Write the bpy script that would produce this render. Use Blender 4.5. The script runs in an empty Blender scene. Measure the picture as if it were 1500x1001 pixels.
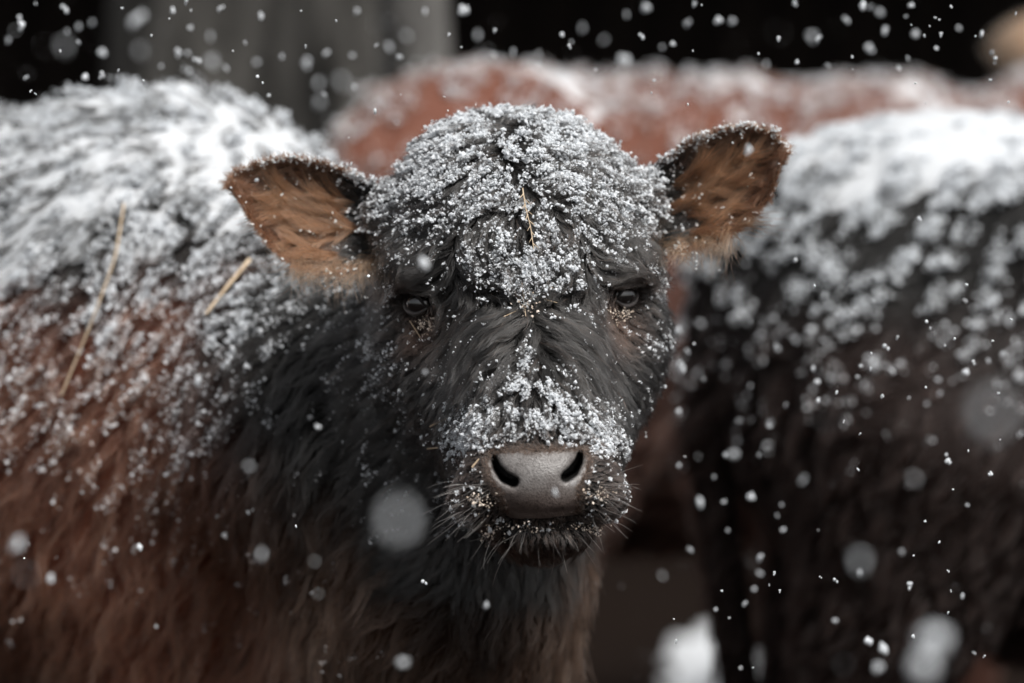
import bpy, math, random
import numpy as np
from mathutils import Vector, Matrix, Euler
from mathutils.kdtree import KDTree

random.seed(7)
RNG = np.random.default_rng(11)
sc = bpy.context.scene
COL = sc.collection

# ------------------------------------------------------------------ camera
CAM = np.array([0.0, -2.7, 1.10])
PITCH = math.radians(3.0)
FPX = 1500 * 105.0 / 36.0
cam_d = bpy.data.cameras.new('camera')
cam = bpy.data.objects.new('camera', cam_d)
COL.objects.link(cam)
cam.location = CAM
cam.rotation_euler = (math.pi / 2 - PITCH, 0, 0)
cam_d.lens = 105
cam_d.sensor_width = 36
cam_d.clip_start = 0.05
cam_d.clip_end = 400
cam_d.dof.use_dof = True
cam_d.dof.focus_distance = 2.645
cam_d.dof.aperture_fstop = 2.5
cam_d.dof.aperture_ratio = 1.0
sc.camera = cam

# ------------------------------------------------------------------ light: overcast snowfall
SUN_EL, SUN_AZ = math.radians(54), math.radians(34)      # azimuth from -Y towards +X
sun_dir = Vector((math.sin(SUN_AZ) * math.cos(SUN_EL), -math.cos(SUN_AZ) * math.cos(SUN_EL), math.sin(SUN_EL)))
world = bpy.data.worlds.new('World')
sc.world = world
world.use_nodes = True
wn = world.node_tree
wn.nodes.clear()
wo = wn.nodes.new('ShaderNodeOutputWorld')
bg = wn.nodes.new('ShaderNodeBackground')
sky = wn.nodes.new('ShaderNodeTexSky')
sky.sky_type = 'NISHITA'
sky.sun_disc = False
sky.sun_elevation = SUN_EL
sky.sun_rotation = math.atan2(sun_dir.x, sun_dir.y)
sky.dust_density = 4.0
hs = wn.nodes.new('ShaderNodeHueSaturation')
hs.inputs['Saturation'].default_value = 0.22                # cloud cover: nearly grey sky
wn.links.new(sky.outputs[0], hs.inputs['Color'])
wn.links.new(hs.outputs[0], bg.inputs['Color'])
bg.inputs['Strength'].default_value = 0.075
wn.links.new(bg.outputs[0], wo.inputs['Surface'])
sun_l = bpy.data.lights.new('sun', 'SUN')
sun_l.energy = 2.6
sun_l.angle = math.radians(18)
sun_l.color = (1.0, 0.97, 0.93)
sun = bpy.data.objects.new('sun', sun_l)
COL.objects.link(sun)
sun.rotation_euler = sun_dir.to_track_quat('Z', 'Y').to_euler()
sun.location = (0, -4, 8)

sc.view_settings.view_transform = 'Standard'
sc.view_settings.look = 'None'
sc.view_settings.gamma = 1.0
sc.view_settings.exposure = 0.74
sc.render.engine = 'CYCLES'
sc.cycles.use_denoising = True
sc.cycles.max_bounces = 4
sc.cycles.diffuse_bounces = 3
sc.cycles.glossy_bounces = 3
sc.cycles.transmission_bounces = 3
sc.cycles.transparent_max_bounces = 6
sc.cycles.use_adaptive_sampling = False
sc.cycles.sample_clamp_indirect = 5
sc.cycles_curves.shape = 'RIBBONS'
sc.cycles_curves.subdivisions = 2

# ------------------------------------------------------------------ pixel <-> world
F_ = np.array([0, math.cos(PITCH), -math.sin(PITCH)])
U_ = np.array([0, math.sin(PITCH), math.cos(PITCH)])


def PX(px, py, Y):
    """point on the pixel's ray at world depth Y"""
    d = np.array([(px - 750) / FPX, 0, 0]) + F_ - U_ * ((py - 500.5) / FPX)
    return CAM + d * ((Y - CAM[1]) / d[1])


def proj(P):
    q = np.asarray(P) - CAM
    dep = q @ F_
    return 750 + q[..., 0] / dep * FPX, 500.5 - (q @ U_) / dep * FPX


# ------------------------------------------------------------------ helpers: names, materials
def tag(o, label=None, cat=None, group=None, kind=None):
    if label: o['label'] = label
    if cat: o['category'] = cat
    if group: o['group'] = group
    if kind: o['kind'] = kind
    return o


def empty(name, loc=(0, 0, 0)):
    o = bpy.data.objects.new(name, None)
    o.empty_display_size = 0.1
    o.location = loc
    COL.objects.link(o)
    return o


def link(name, data, parent=None, mat=None):
    o = bpy.data.objects.new(name, data)
    COL.objects.link(o)
    if mat: data.materials.append(mat)
    if parent:
        o.parent = parent
        bpy.context.view_layer.update()
        o.matrix_parent_inverse = parent.matrix_world.inverted()
    return o


def np_mesh(name, V, faces, smooth=True):
    """faces: (n,3) or (n,4) int array"""
    me = bpy.data.meshes.new(name)
    V = np.asarray(V, np.float32)
    faces = np.asarray(faces, np.int32)
    n, k = faces.shape
    me.vertices.add(len(V))
    me.vertices.foreach_set('co', V.ravel())
    me.loops.add(n * k)
    me.loops.foreach_set('vertex_index', faces.ravel())
    me.polygons.add(n)
    me.polygons.foreach_set('loop_start', np.arange(0, n * k, k, dtype=np.int32))
    me.polygons.foreach_set('use_smooth', np.full(n, smooth))
    me.update(calc_edges=True)
    return me


def set_color(me, name, C, domain='POINT'):
    a = me.attributes.new(name, 'FLOAT_COLOR', domain)
    C = np.concatenate([C, np.ones((len(C), 1))], 1).astype(np.float32)
    a.data.foreach_set('color', C.ravel())


def mat_new(name):
    m = bpy.data.materials.new(name)
    m.use_nodes = True
    return m, m.node_tree.nodes, m.node_tree.links, m.node_tree.nodes['Principled BSDF']


def mat_noise(name, c1, c2, scale=10, rough=0.8, bump=0.0, bscale=None, spec=0.3, detail=4, stretch=None):
    m, N, L, P = mat_new(name)
    tc = N.new('ShaderNodeTexCoord')
    src = tc.outputs['Object']
    if stretch:
        mp = N.new('ShaderNodeMapping')
        mp.inputs['Scale'].default_value = stretch
        L.new(src, mp.inputs[0])
        src = mp.outputs[0]
    nz = N.new('ShaderNodeTexNoise')
    nz.inputs['Scale'].default_value = scale
    nz.inputs['Detail'].default_value = detail
    L.new(src, nz.inputs['Vector'])
    cr = N.new('ShaderNodeValToRGB')
    cr.color_ramp.elements[0].position = 0.35
    cr.color_ramp.elements[1].position = 0.65
    cr.color_ramp.elements[0].color = (*c1, 1)
    cr.color_ramp.elements[1].color = (*c2, 1)
    L.new(nz.outputs[0], cr.inputs[0])
    L.new(cr.outputs[0], P.inputs['Base Color'])
    P.inputs['Roughness'].default_value = rough
    P.inputs['Specular IOR Level'].default_value = spec
    if bump:
        n2 = N.new('ShaderNodeTexNoise')
        n2.inputs['Scale'].default_value = bscale or scale * 4
        n2.inputs['Detail'].default_value = 4
        L.new(src, n2.inputs['Vector'])
        b = N.new('ShaderNodeBump')
        b.inputs['Strength'].default_value = bump
        b.inputs['Distance'].default_value = 0.02
        L.new(n2.outputs[0], b.inputs['Height'])
        L.new(b.outputs[0], P.inputs['Normal'])
    return m


def mat_fur(name, rough=0.35, ior=1.55):
    m = bpy.data.materials.new(name)
    m.use_nodes = True
    N, L = m.node_tree.nodes, m.node_tree.links
    N.clear()
    out = N.new('ShaderNodeOutputMaterial')
    h = N.new('ShaderNodeBsdfHairPrincipled')
    h.model = 'CHIANG'
    h.parametrization = 'COLOR'
    h.inputs['Roughness'].default_value = rough
    h.inputs['Radial Roughness'].default_value = 0.45
    h.inputs['Random Roughness'].default_value = 0.3
    h.inputs['IOR'].default_value = ior
    a = N.new('ShaderNodeAttribute')
    a.attribute_name = 'tint'
    L.new(a.outputs['Color'], h.inputs['Color'])
    L.new(h.outputs[0], out.inputs['Surface'])
    return m


M_FUR = mat_fur('fur')
M_FURROUGH = mat_fur('shaggy_fur', 0.5, 1.42)


def mat_skin():
    m, N, L, P = mat_new('hide')
    a = N.new('ShaderNodeAttribute')
    a.attribute_name = 'tint'
    L.new(a.outputs['Color'], P.inputs['Base Color'])
    P.inputs['Roughness'].default_value = 0.75
    P.inputs['Specular IOR Level'].default_value = 0.2
    return m


M_HIDE = mat_skin()


def mat_snow(name='snow', glow=False):
    m, N, L, P = mat_new(name)
    P.inputs['Base Color'].default_value = (0.86, 0.89, 0.92, 1)
    P.inputs['Roughness'].default_value = 0.6
    P.inputs['Specular IOR Level'].default_value = 0.3
    if glow:                                   # loose ice grains let light through
        tr = N.new('ShaderNodeBsdfTranslucent')
        tr.inputs['Color'].default_value = (0.92, 0.94, 0.96, 1)
        mx = N.new('ShaderNodeMixShader')
        mx.inputs[0].default_value = 0.45
        L.new(P.outputs[0], mx.inputs[1])
        L.new(tr.outputs[0], mx.inputs[2])
        L.new(mx.outputs[0], N['Material Output'].inputs['Surface'])
    return m


M_SNOW = mat_snow()
M_GRAIN = mat_snow('snow_grains', True)
M_STRAW = mat_noise('straw', (0.40, 0.30, 0.20), (0.62, 0.50, 0.36), 60, 0.6)


# ------------------------------------------------------------------ numpy noise
def vnoise(P, scale, seed=0):
    """value noise in 0..1"""
    Q = np.asarray(P, np.float64) * scale + seed * 17.31
    I = np.floor(Q).astype(np.int64)
    f = Q - I
    f = f * f * (3 - 2 * f)

    def h(ix, iy, iz):
        n = (ix * 73856093) ^ (iy * 19349663) ^ (iz * 83492791) ^ (seed * 2654435761)
        n = (n ^ (n >> 13)) * 1274126177 & 0x7fffffff
        return (n ^ (n >> 16)) % 65536 / 65535.0
    r = 0
    for dx in (0, 1):
        wx = f[:, 0] if dx else 1 - f[:, 0]
        for dy in (0, 1):
            wy = f[:, 1] if dy else 1 - f[:, 1]
            for dz in (0, 1):
                wz = f[:, 2] if dz else 1 - f[:, 2]
                r = r + wx * wy * wz * h(I[:, 0] + dx, I[:, 1] + dy, I[:, 2] + dz)
    return r


def fbm(P, scale, seed=0):
    return (vnoise(P, scale, seed) * 0.55 + vnoise(P, scale * 2.1, seed + 1) * 0.3 + vnoise(P, scale * 4.3, seed + 2) * 0.15)


def sstep(a, b, x):
    t = np.clip((x - a) / (b - a), 0, 1)
    return t * t * (3 - 2 * t)


# ------------------------------------------------------------------ signed distance shapes
def smin(a, b, k):
    h = np.clip(0.5 + 0.5 * (b - a) / k, 0, 1)
    return b + (a - b) * h - k * h * (1 - h)


def smax(a, b, k):
    return -smin(-a, -b, k)


def ell(c, r, rot=0.0):
    c = np.asarray(c, np.float64)
    r = np.asarray(r, np.float64)
    cr, sr = math.cos(rot), math.sin(rot)

    def f(P):
        q = P - c
        if rot:
            q = np.stack([q[:, 0] * cr - q[:, 2] * sr, q[:, 1], q[:, 0] * sr + q[:, 2] * cr], 1)
        k0 = np.sqrt(((q / r) ** 2).sum(1)) + 1e-9
        k1 = np.sqrt(((q / (r * r)) ** 2).sum(1)) + 1e-9
        return k0 * (k0 - 1) / k1
    return f


def cone(a, b, ra, rb):
    """round cone, distance approximated by a capsule with a varying radius"""
    a = np.asarray(a, np.float64)
    b = np.asarray(b, np.float64)
    ab = b - a
    l2 = ab @ ab

    def f(P):
        q = P - a
        t = np.clip(q @ ab / l2, 0, 1)
        return np.sqrt(((q - t[:, None] * ab) ** 2).sum(1)) - (ra + (rb - ra) * t)
    return f


def union(parts):
    """parts: list of (sdf, k)"""
    def f(P):
        d = parts[0][0](P)
        for g, k in parts[1:]:
            d = smin(d, g(P), k)
        return d
    return f


def grad(f, P, e=1e-3):
    k = np.array([[1, -1, -1], [-1, -1, 1], [-1, 1, -1], [1, 1, 1]], np.float64)
    g = 0
    for v in k:
        g = g + v[None] * f(P + v * e)[:, None]
    return g / (np.linalg.norm(g, axis=1, keepdims=True) + 1e-12)


def surface_nets(f, lo, hi, h):
    lo = np.asarray(lo, np.float64)
    n = np.ceil((np.asarray(hi) - lo) / h).astype(int) + 1
    B = 6                                     # only blocks near the surface are sampled finely
    nb = -(-n // B)
    bc = np.stack(np.meshgrid(*[lo[i] + (np.arange(nb[i]) * B + (B - 1) / 2) * h for i in range(3)], indexing='ij'), -1).reshape(-1, 3)
    db = np.concatenate([f(bc[i:i + 40000]) for i in range(0, len(bc), 40000)])
    G = np.repeat(np.repeat(np.repeat(db.reshape(nb), B, 0), B, 1), B, 2).astype(np.float32)
    near = np.argwhere(np.abs(db.reshape(nb)) < B * h * 2.2)
    loc = np.stack(np.meshgrid(np.arange(B), np.arange(B), np.arange(B), indexing='ij'), -1).reshape(-1, 3)
    for i in range(0, len(near), 250):
        ijk = (near[i:i + 250, None] * B + loc[None]).reshape(-1, 3)
        G[ijk[:, 0], ijk[:, 1], ijk[:, 2]] = f(lo + ijk * h)
    G = G[:n[0], :n[1], :n[2]]
    S = G < 0
    c = np.zeros(n - 1, np.int8)
    for dx in (0, 1):
        for dy in (0, 1):
            for dz in (0, 1):
                c += S[dx:n[0] - 1 + dx, dy:n[1] - 1 + dy, dz:n[2] - 1 + dz]
    act = np.argwhere((c > 0) & (c < 8))
    idx = np.full(n - 1, -1, np.int64)
    idx[act[:, 0], act[:, 1], act[:, 2]] = np.arange(len(act))
    corners = np.array([[x, y, z] for x in (0, 1) for y in (0, 1) for z in (0, 1)])
    edges = [(a, b) for a in range(8) for b in range(a + 1, 8) if abs(corners[a] - corners[b]).sum() == 1]
    vals = np.stack([G[act[:, 0] + k[0], act[:, 1] + k[1], act[:, 2] + k[2]] for k in corners], 1)
    acc = np.zeros((len(act), 3))
    cnt = np.zeros(len(act))
    for a, b in edges:
        va, vb = vals[:, a], vals[:, b]
        m = (va < 0) != (vb < 0)
        t = np.where(m, va / np.where(m, va - vb, 1), 0)
        p = corners[a] + t[:, None] * (corners[b] - corners[a])
        acc += np.where(m[:, None], p, 0)
        cnt += m
    V = lo + (act + acc / cnt[:, None]) * h
    quads = []
    for ax in range(3):
        b, c2 = (ax + 1) % 3, (ax + 2) % 3
        sl0 = [slice(None)] * 3
        sl1 = [slice(None)] * 3
        sl0[ax] = slice(0, -1)
        sl1[ax] = slice(1, None)
        A, B = S[tuple(sl0)], S[tuple(sl1)]
        e = np.argwhere(A != B)
        ok = (e[:, b] > 0) & (e[:, c2] > 0) & (e[:, b] < n[b] - 1) & (e[:, c2] < n[c2] - 1)
        e = e[ok]
        inside_first = A[e[:, 0], e[:, 1], e[:, 2]]
        ids = []
        for db, dc in ((-1, -1), (0, -1), (0, 0), (-1, 0)):
            q = e.copy()
            q[:, b] += db
            q[:, c2] += dc
            ids.append(idx[q[:, 0], q[:, 1], q[:, 2]])
        Q = np.stack(ids, 1)
        Q[~inside_first] = Q[~inside_first][:, ::-1]
        quads.append(Q)
    Q = np.concatenate(quads)
    Q = Q[(Q >= 0).all(1)]
    for _ in range(2):                        # pull the vertices onto the surface
        d = np.concatenate([f(V[i:i + 40000]) for i in range(0, len(V), 40000)])
        V = V - grad(f, V) * np.clip(d, -h, h)[:, None]
    return V, Q


# ------------------------------------------------------------------ fur
def sample_faces(V, Q, n, w=None):
    a, b, c, d = (V[Q[:, i]] for i in range(4))
    area = 0.5 * np.linalg.norm(np.cross(c - a, d - b), axis=1)
    if w is not None:
        area = area * w
    cs = np.cumsum(area)
    k = np.minimum(np.searchsorted(cs, RNG.random(n) * cs[-1]), len(Q) - 1)
    u, v = RNG.random((2, n, 1))
    return (a[k] * (1 - u) + b[k] * u) * (1 - v) + (d[k] * (1 - u) + c[k] * u) * v, k


def grow(f, roots, field, L, lift, steps, wave=0.0, droop=0.0):
    """guide strands that follow a direction field over a signed-distance surface"""
    n = len(roots)
    pts = np.empty((n, steps + 1, 3))
    pts[:, 0] = roots
    pos = roots.copy()
    g = grad(f, pos)
    n0 = g.copy()
    ph = RNG.random(n) * 6.28
    fr = 0.8 + RNG.random(n) * 0.9
    for k in range(1, steps + 1):
        s = k / steps
        t = field(pos, g)
        t = t - (t * g).sum(1, keepdims=True) * g
        t /= np.linalg.norm(t, axis=1, keepdims=True) + 1e-9
        side = np.cross(g, t)
        st = (L / steps)[:, None]
        pos = pos + t * st + side * (np.sin(ph + fr * k) * wave)[:, None] * st
        pos[:, 2] -= droop * s * (L / steps)
        d = f(pos)
        g = grad(f, pos)
        h = lift * L * (s ** 0.7) + 0.0008
        pos = pos + g * (h - d)[:, None]
        pts[:, k] = pos
    return pts, n0


def children(gpts, roots, clump=0.75, lmin=0.6, frizz=0.05, seglen=None):
    """strands around guide strands: each root takes the nearest guide and gathers towards its tip"""
    kd = KDTree(len(gpts))
    for i, p in enumerate(gpts[:, 0]):
        kd.insert(p, i)
    kd.balance()
    gi = np.array([kd.find(p)[1] for p in roots])
    K = gpts.shape[1]
    s = np.linspace(0, 1, K)
    lf = lmin + (1 - lmin) * RNG.random(len(roots))
    x = s[None] * lf[:, None] * (K - 1)
    i0 = np.minimum(x.astype(int), K - 2)
    fx = (x - i0)[..., None]
    G = gpts[gi]
    ar = np.arange(len(roots))[:, None]
    pts = G[ar, i0] * (1 - fx) + G[ar, i0 + 1] * fx
    off = roots - G[:, 0]
    cl = np.clip(clump + RNG.normal(0, 0.15, len(roots)), 0, 1)
    w = 1 - cl[:, None] * (s ** 0.8)[None]
    pts = pts + off[:, None] * w[..., None]
    Lg = np.linalg.norm(G[:, -1] - G[:, 0], axis=1)
    j = RNG.normal(0, 1, (len(roots), 3)) * (frizz * Lg)[:, None]
    j2 = RNG.normal(0, 1, (len(roots), 3)) * (frizz * 0.5 * Lg)[:, None]
    pts = pts + j[:, None] * (s ** 1.5)[None, :, None] + j2[:, None] * np.sin(s * 3.14)[None, :, None]
    return pts, gi


def curves_obj(name, pts, r0, r1, color, parent, mat):
    """pts (n,K,3); r0/r1 radius at root/tip; color (n,3) or (n,K,3)"""
    n, K, _ = pts.shape
    cu = bpy.data.hair_curves.new(name)
    cu.add_curves([K] * n)
    cu.attributes['position'].data.foreach_set('vector', pts.astype(np.float32).ravel())
    r = cu.attributes.new('radius', 'FLOAT', 'POINT')
    s = np.linspace(0, 1, K)
    rr = (np.broadcast_to(np.asarray(r0), (n,))[:, None] * (1 - s ** 1.6)[None] + np.broadcast_to(np.asarray(r1), (n,))[:, None] * (s ** 1.6)[None])
    r.data.foreach_set('value', rr.astype(np.float32).ravel())
    if color.ndim == 2:
        color = np.repeat(color[:, None], K, 1)
    c = cu.attributes.new('tint', 'FLOAT_COLOR', 'POINT')
    cc = np.concatenate([color, np.ones((n, K, 1))], 2).astype(np.float32)
    c.data.foreach_set('color', cc.ravel())
    return link(name, cu, parent, mat)


# ------------------------------------------------------------------ snow grains: jittered octahedra
OCT_V = np.array([[1, 0, 0], [-1, 0, 0], [0, 1, 0], [0, -1, 0], [0, 0, 1], [0, 0, -1]], np.float64)
OCT_F = np.array([[0, 2, 4], [2, 1, 4], [1, 3, 4], [3, 0, 4], [2, 0, 5], [1, 2, 5], [3, 1, 5], [0, 3, 5]])


TET_V = np.array([[1, 1, 1], [-1, -1, 1], [-1, 1, -1], [1, -1, -1]], np.float64) * 0.75
TET_F = np.array([[0, 2, 1], [0, 1, 3], [0, 3, 2], [1, 2, 3]])


def grains_mesh(name, P, R, fine=True):
    SV, SF = (OCT_V, OCT_F) if fine else (TET_V, TET_F)
    n = len(P)
    q = RNG.normal(0, 1, (n, 4))
    q /= np.linalg.norm(q, axis=1, keepdims=True)
    w, x, y, z = q.T
    Rm = np.stack([np.stack([1 - 2 * (y * y + z * z), 2 * (x * y - w * z), 2 * (x * z + w * y)], 1),
                   np.stack([2 * (x * y + w * z), 1 - 2 * (x * x + z * z), 2 * (y * z - w * x)], 1),
                   np.stack([2 * (x * z - w * y), 2 * (y * z + w * x), 1 - 2 * (x * x + y * y)], 1)], 1)
    ax = RNG.uniform(0.4, 1.5, (n, 1, 3))
    v = (SV[None] * ax) * RNG.uniform(0.65, 1.3, (n, len(SV), 1))
    v = np.einsum('nij,nkj->nki', Rm, v) * np.asarray(R)[:, None, None] * 1.2 + P[:, None]
    Fc = SF[None] + (np.arange(n) * len(SV))[:, None, None]
    return np_mesh(name, v.reshape(-1, 3), Fc.reshape(-1, 3), False)
# ------------------------------------------------------------------ the setting
def build_ground():
    xs = np.concatenate([-np.geomspace(150, 6.2, 14), np.linspace(-6, 6, 100), np.geomspace(6.2, 150, 14)])
    ys = np.concatenate([-np.geomspace(150, 6.2, 14), np.linspace(-6, 10, 130), np.geomspace(10.2, 200, 14)])
    X, Y = np.meshgrid(xs, ys, indexing='ij')
    P = np.stack([X.ravel(), Y.ravel(), np.zeros(X.size)], 1)
    P[:, 2] = (fbm(P, 1.1, 3) - 0.5) * 0.10 + (vnoise(P, 6, 5) - 0.5) * 0.03 - 0.02
    nx, ny = len(xs), len(ys)
    I = np.arange(nx * ny).reshape(nx, ny)
    Q = np.stack([I[:-1, :-1], I[1:, :-1], I[1:, 1:], I[:-1, 1:]], -1).reshape(-1, 4)
    m, N, L, B = mat_new('trampled_snow')
    tc = N.new('ShaderNodeTexCoord')
    n1 = N.new('ShaderNodeTexNoise')
    n1.inputs['Scale'].default_value = 0.9
    n1.inputs['Detail'].default_value = 7
    n1.inputs['Roughness'].default_value = 0.65
    L.new(tc.outputs['Object'], n1.inputs['Vector'])
    cr = N.new('ShaderNodeValToRGB')
    cr.color_ramp.elements[0].position = 0.62
    cr.color_ramp.elements[1].position = 0.72
    cr.color_ramp.elements[0].color = (0.008, 0.0045, 0.003, 1)
    cr.color_ramp.elements[1].color = (0.80, 0.83, 0.86, 1)
    L.new(n1.outputs[0], cr.inputs[0])
    L.new(cr.outputs[0], B.inputs['Base Color'])
    B.inputs['Roughness'].default_value = 0.95
    B.inputs['Specular IOR Level'].default_value = 0.1
    o = link('ground', np_mesh('ground', P, Q), None, m)
    tag(o, 'trampled snow and mud under the herd', None, None, 'structure')


def box_mesh(name, sx, sy, sz, bev=0.0):
    import bmesh
    bm = bmesh.new()
    bmesh.ops.create_cube(bm, size=1)
    for v in bm.verts:
        v.co.x *= sx; v.co.y *= sy; v.co.z *= sz
    if bev:
        bmesh.ops.bevel(bm, geom=bm.edges[:], offset=bev, segments=1, affect='EDGES')
    me = bpy.data.meshes.new(name)
    bm.to_mesh(me)
    bm.free()
    return me


def build_shed():
    m_dark = mat_noise('dark_boards', (0.010, 0.007, 0.006), (0.022, 0.016, 0.013), 3, 0.85, 0.4, 30, 0.2, stretch=(6, 6, 0.6))
    m_roof = mat_noise('roof_boards', (0.02, 0.016, 0.013), (0.035, 0.028, 0.022), 4, 0.85)
    y0 = 8.2
    r = empty('shed', (0, y0, 0))
    tag(r, 'dark timber shed standing behind the cattle', 'shed')
    pm = box_mesh('plank', 0.232, 0.03, 3.3, 0.006)
    for i in range(66):
        o = link('plank', pm, r, m_dark if i == 0 else None)
        o.location = (-7.3 + i * 0.225, y0 + (i % 2) * 0.032, 1.65)
        o.matrix_parent_inverse = Matrix.Translation((0, -y0, 0))
    rm = box_mesh('shade_roof', 15.2, 3.6, 0.10, 0.01)  # unseen overhang, added to shade the boards
    o = link('shade_roof', rm, r, m_roof)
    o.location = (0, y0 - 1.5, 3.15)
    o.rotation_euler = (math.radians(8), 0, 0)
    sm = box_mesh('roof_snow', 15.2, 3.6, 0.16, 0.05)
    s = link('roof_snow', sm, o, M_SNOW)
    s.matrix_parent_inverse = Matrix()
    s.location = (0, 0, 0.131)
    pmesh = box_mesh('post', 0.14, 0.14, 2.9, 0.01)
    for i, x in enumerate((-6.0, -2.9, 2.95, 6.0)):
        p = link('post', pmesh, r, m_roof if i == 0 else None)
        p.location = (x, y0 - 3.0, 1.42)
        p.matrix_parent_inverse = Matrix.Translation((0, -y0, 0))


def tube_mesh(name, path, radii, nseg=20, seed=0, rough=0.06):
    path = np.asarray(path, float)
    V, Q = [], []
    for i, (p, r) in enumerate(zip(path, radii)):
        t = path[min(i + 1, len(path) - 1)] - path[max(i - 1, 0)]
        t = t / np.linalg.norm(t)
        a = np.cross(t, [0.3, 1, 0.1]); a /= np.linalg.norm(a)
        b = np.cross(t, a)
        th = np.linspace(0, 2 * np.pi, nseg, endpoint=False)
        ring = np.cos(th)[:, None] * a + np.sin(th)[:, None] * b
        nn = 1 + rough * (fbm(np.stack([np.cos(th) * 2, np.sin(th) * 2, np.full(nseg, i * 0.5)], 1), 1.6, seed) - 0.5) * 2
        V.append(p + ring * (r * nn)[:, None])
    V = np.concatenate(V)
    for i in range(len(path) - 1):
        for j in range(nseg):
            k = (j + 1) % nseg
            Q.append((i * nseg + j, i * nseg + k, (i + 1) * nseg + k, (i + 1) * nseg + j))
    return np_mesh(name, V, np.array(Q))


def build_tree(x, y, r, lean, label, c1, c2, seed):
    m = mat_noise('bark_%d' % seed, c1, c2, 5, 0.9, 0.6, 40, 0.2, stretch=(3, 3, 0.7))
    root = empty('bare_tree', (x, y, 0))
    tag(root, label, 'tree')
    zs = np.concatenate([[-0.1, 0.05, 0.25], np.linspace(0.6, 7.0, 26)])
    path = np.stack([x + lean * zs + 0.03 * np.sin(zs * 1.3 + seed), y + 0.02 * np.cos(zs), zs], 1)
    rad = r * (1 - 0.075 * zs) * (1 + 0.5 * np.exp(-np.maximum(zs, 0) * 5))
    link('trunk', tube_mesh('trunk', path, rad, 28, seed, 0.22), root, m)
    rs = random.Random(seed)
    for i in range(11):
        k = rs.randint(14, len(path) - 1)
        az = rs.uniform(0, 6.28)
        l = rs.uniform(1.2, 2.4)
        s = np.linspace(0, 1, 9)[:, None]
        d = np.array([math.cos(az), math.sin(az), 0.55])
        bp = path[k] + d * l * s + np.array([0, 0, 0.4]) * s ** 2 + np.stack([np.sin(s[:, 0] * 7 + i) * 0.06, np.cos(s[:, 0] * 6) * 0.06, 0 * s[:, 0]], 1)
        link('branch', tube_mesh('branch', bp, rad[k] * 0.35 * (1 - 0.85 * s[:, 0]) + 0.004, 8, i), root, m)


def build_drift(x, y, rx, ry, h, seed):
    n = 40
    r = np.linspace(0, 1, 14)
    th = np.linspace(0, 2 * np.pi, n, endpoint=False)
    Rr, Th = np.meshgrid(r, th, indexing='ij')
    w = 1 + 1.3 * (fbm(np.stack([np.cos(Th).ravel() * 2, np.sin(Th).ravel() * 2, np.full(Th.size, seed)], 1), 1.3, seed) - 0.5).reshape(Th.shape)
    X = x + rx * Rr * np.cos(Th) * w
    Y = y + ry * Rr * np.sin(Th) * w
    Z = h * (1 - Rr ** 2) ** 0.7 - 0.03
    P = np.stack([X.ravel(), Y.ravel(), Z.ravel()], 1)
    P[:, 2] += (fbm(P, 5, seed) - 0.5) * 0.05 * (1 - Rr.ravel() ** 3)
    I = np.arange(14 * n).reshape(14, n)
    Q = np.stack([I[:-1], I[1:], np.roll(I, -1, 1)[1:], np.roll(I, -1, 1)[:-1]], -1).reshape(-1, 4)
    o = link('snow_drift', np_mesh('snow_drift', P, Q), None, M_SNOW)
    tag(o, 'white snow drift on the ground behind the legs of the cattle', None, None, 'structure')


build_ground()
build_drift(0.49, 4.05, 0.13, 0.80, 0.05, 3)
build_drift(0.37, 3.75, 0.07, 0.35, 0.04, 5)
build_shed()
build_tree(-0.535, 3.6, 0.315, 0.0, 'thick grey tree trunk rising behind the snowy shoulder of the calf', (0.022, 0.021, 0.019), (0.105, 0.10, 0.092), 3)
build_tree(-0.15, 3.05, 0.075, -0.02, 'slender pale tree trunk close beside the thick grey one', (0.05, 0.048, 0.045), (0.16, 0.155, 0.148), 8)

# ------------------------------------------------------------------ the calf: shape
def at(px, py, Y):
    return PX(px, py, Y)


ROLL = math.radians(4.0)
EYES = {-1: at(609, 445, 0.030), 1: at(917, 433, 0.030)}
EYE_N = {-1: np.array([-0.70, -0.71, 0.06]), 1: np.array([0.72, -0.69, 0.06])}
for s_ in EYE_N:
    EYE_N[s_] = EYE_N[s_] / np.linalg.norm(EYE_N[s_])

head_parts = [
    (ell(at(757, 335, 0.085), (0.113, 0.100, 0.090), ROLL), 0.03),
    (ell(at(757, 248, 0.105), (0.084, 0.070, 0.044), ROLL), 0.035),
    (cone(at(766, 400, 0.045), at(786, 615, -0.075), 0.074, 0.050), 0.06),
    (ell(at(787, 690, -0.085), (0.061, 0.068, 0.046), ROLL), 0.035),
    (cone(at(640, 500, 0.085), at(716, 660, -0.005), 0.046, 0.034), 0.045),
    (cone(at(894, 492, 0.085), at(848, 652, -0.005), 0.046, 0.034), 0.045),
    (ell(at(618, 398, 0.040), (0.028, 0.030, 0.015), ROLL + 0.3), 0.03),
    (ell(at(906, 390, 0.040), (0.028, 0.030, 0.015), ROLL - 0.3), 0.03),
    (cone(at(772, 600, 0.10), at(788, 752, -0.050), 0.085, 0.040), 0.05),
    (ell(at(790, 778, -0.085), (0.044, 0.044, 0.018), ROLL), 0.012),          # lower lip
    (ell(at(787, 708, -0.128), (0.046, 0.026, 0.031), ROLL), 0.012),          # nose pad
    (ell(at(713, 700, -0.112), (0.016, 0.026, 0.021), ROLL), 0.014),          # nostril wings
    (ell(at(862, 692, -0.112), (0.016, 0.026, 0.021), ROLL), 0.014),
    (ell(at(700, 735, -0.095), (0.023, 0.034, 0.020), ROLL), 0.02),           # upper lip pads
    (ell(at(878, 727, -0.095), (0.023, 0.034, 0.020), ROLL), 0.02),
    (ell(at(572, 318, 0.095), (0.018, 0.022, 0.022)), 0.03),                  # ear roots
    (ell(at(938, 300, 0.095), (0.018, 0.022, 0.022)), 0.03),
]
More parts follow.
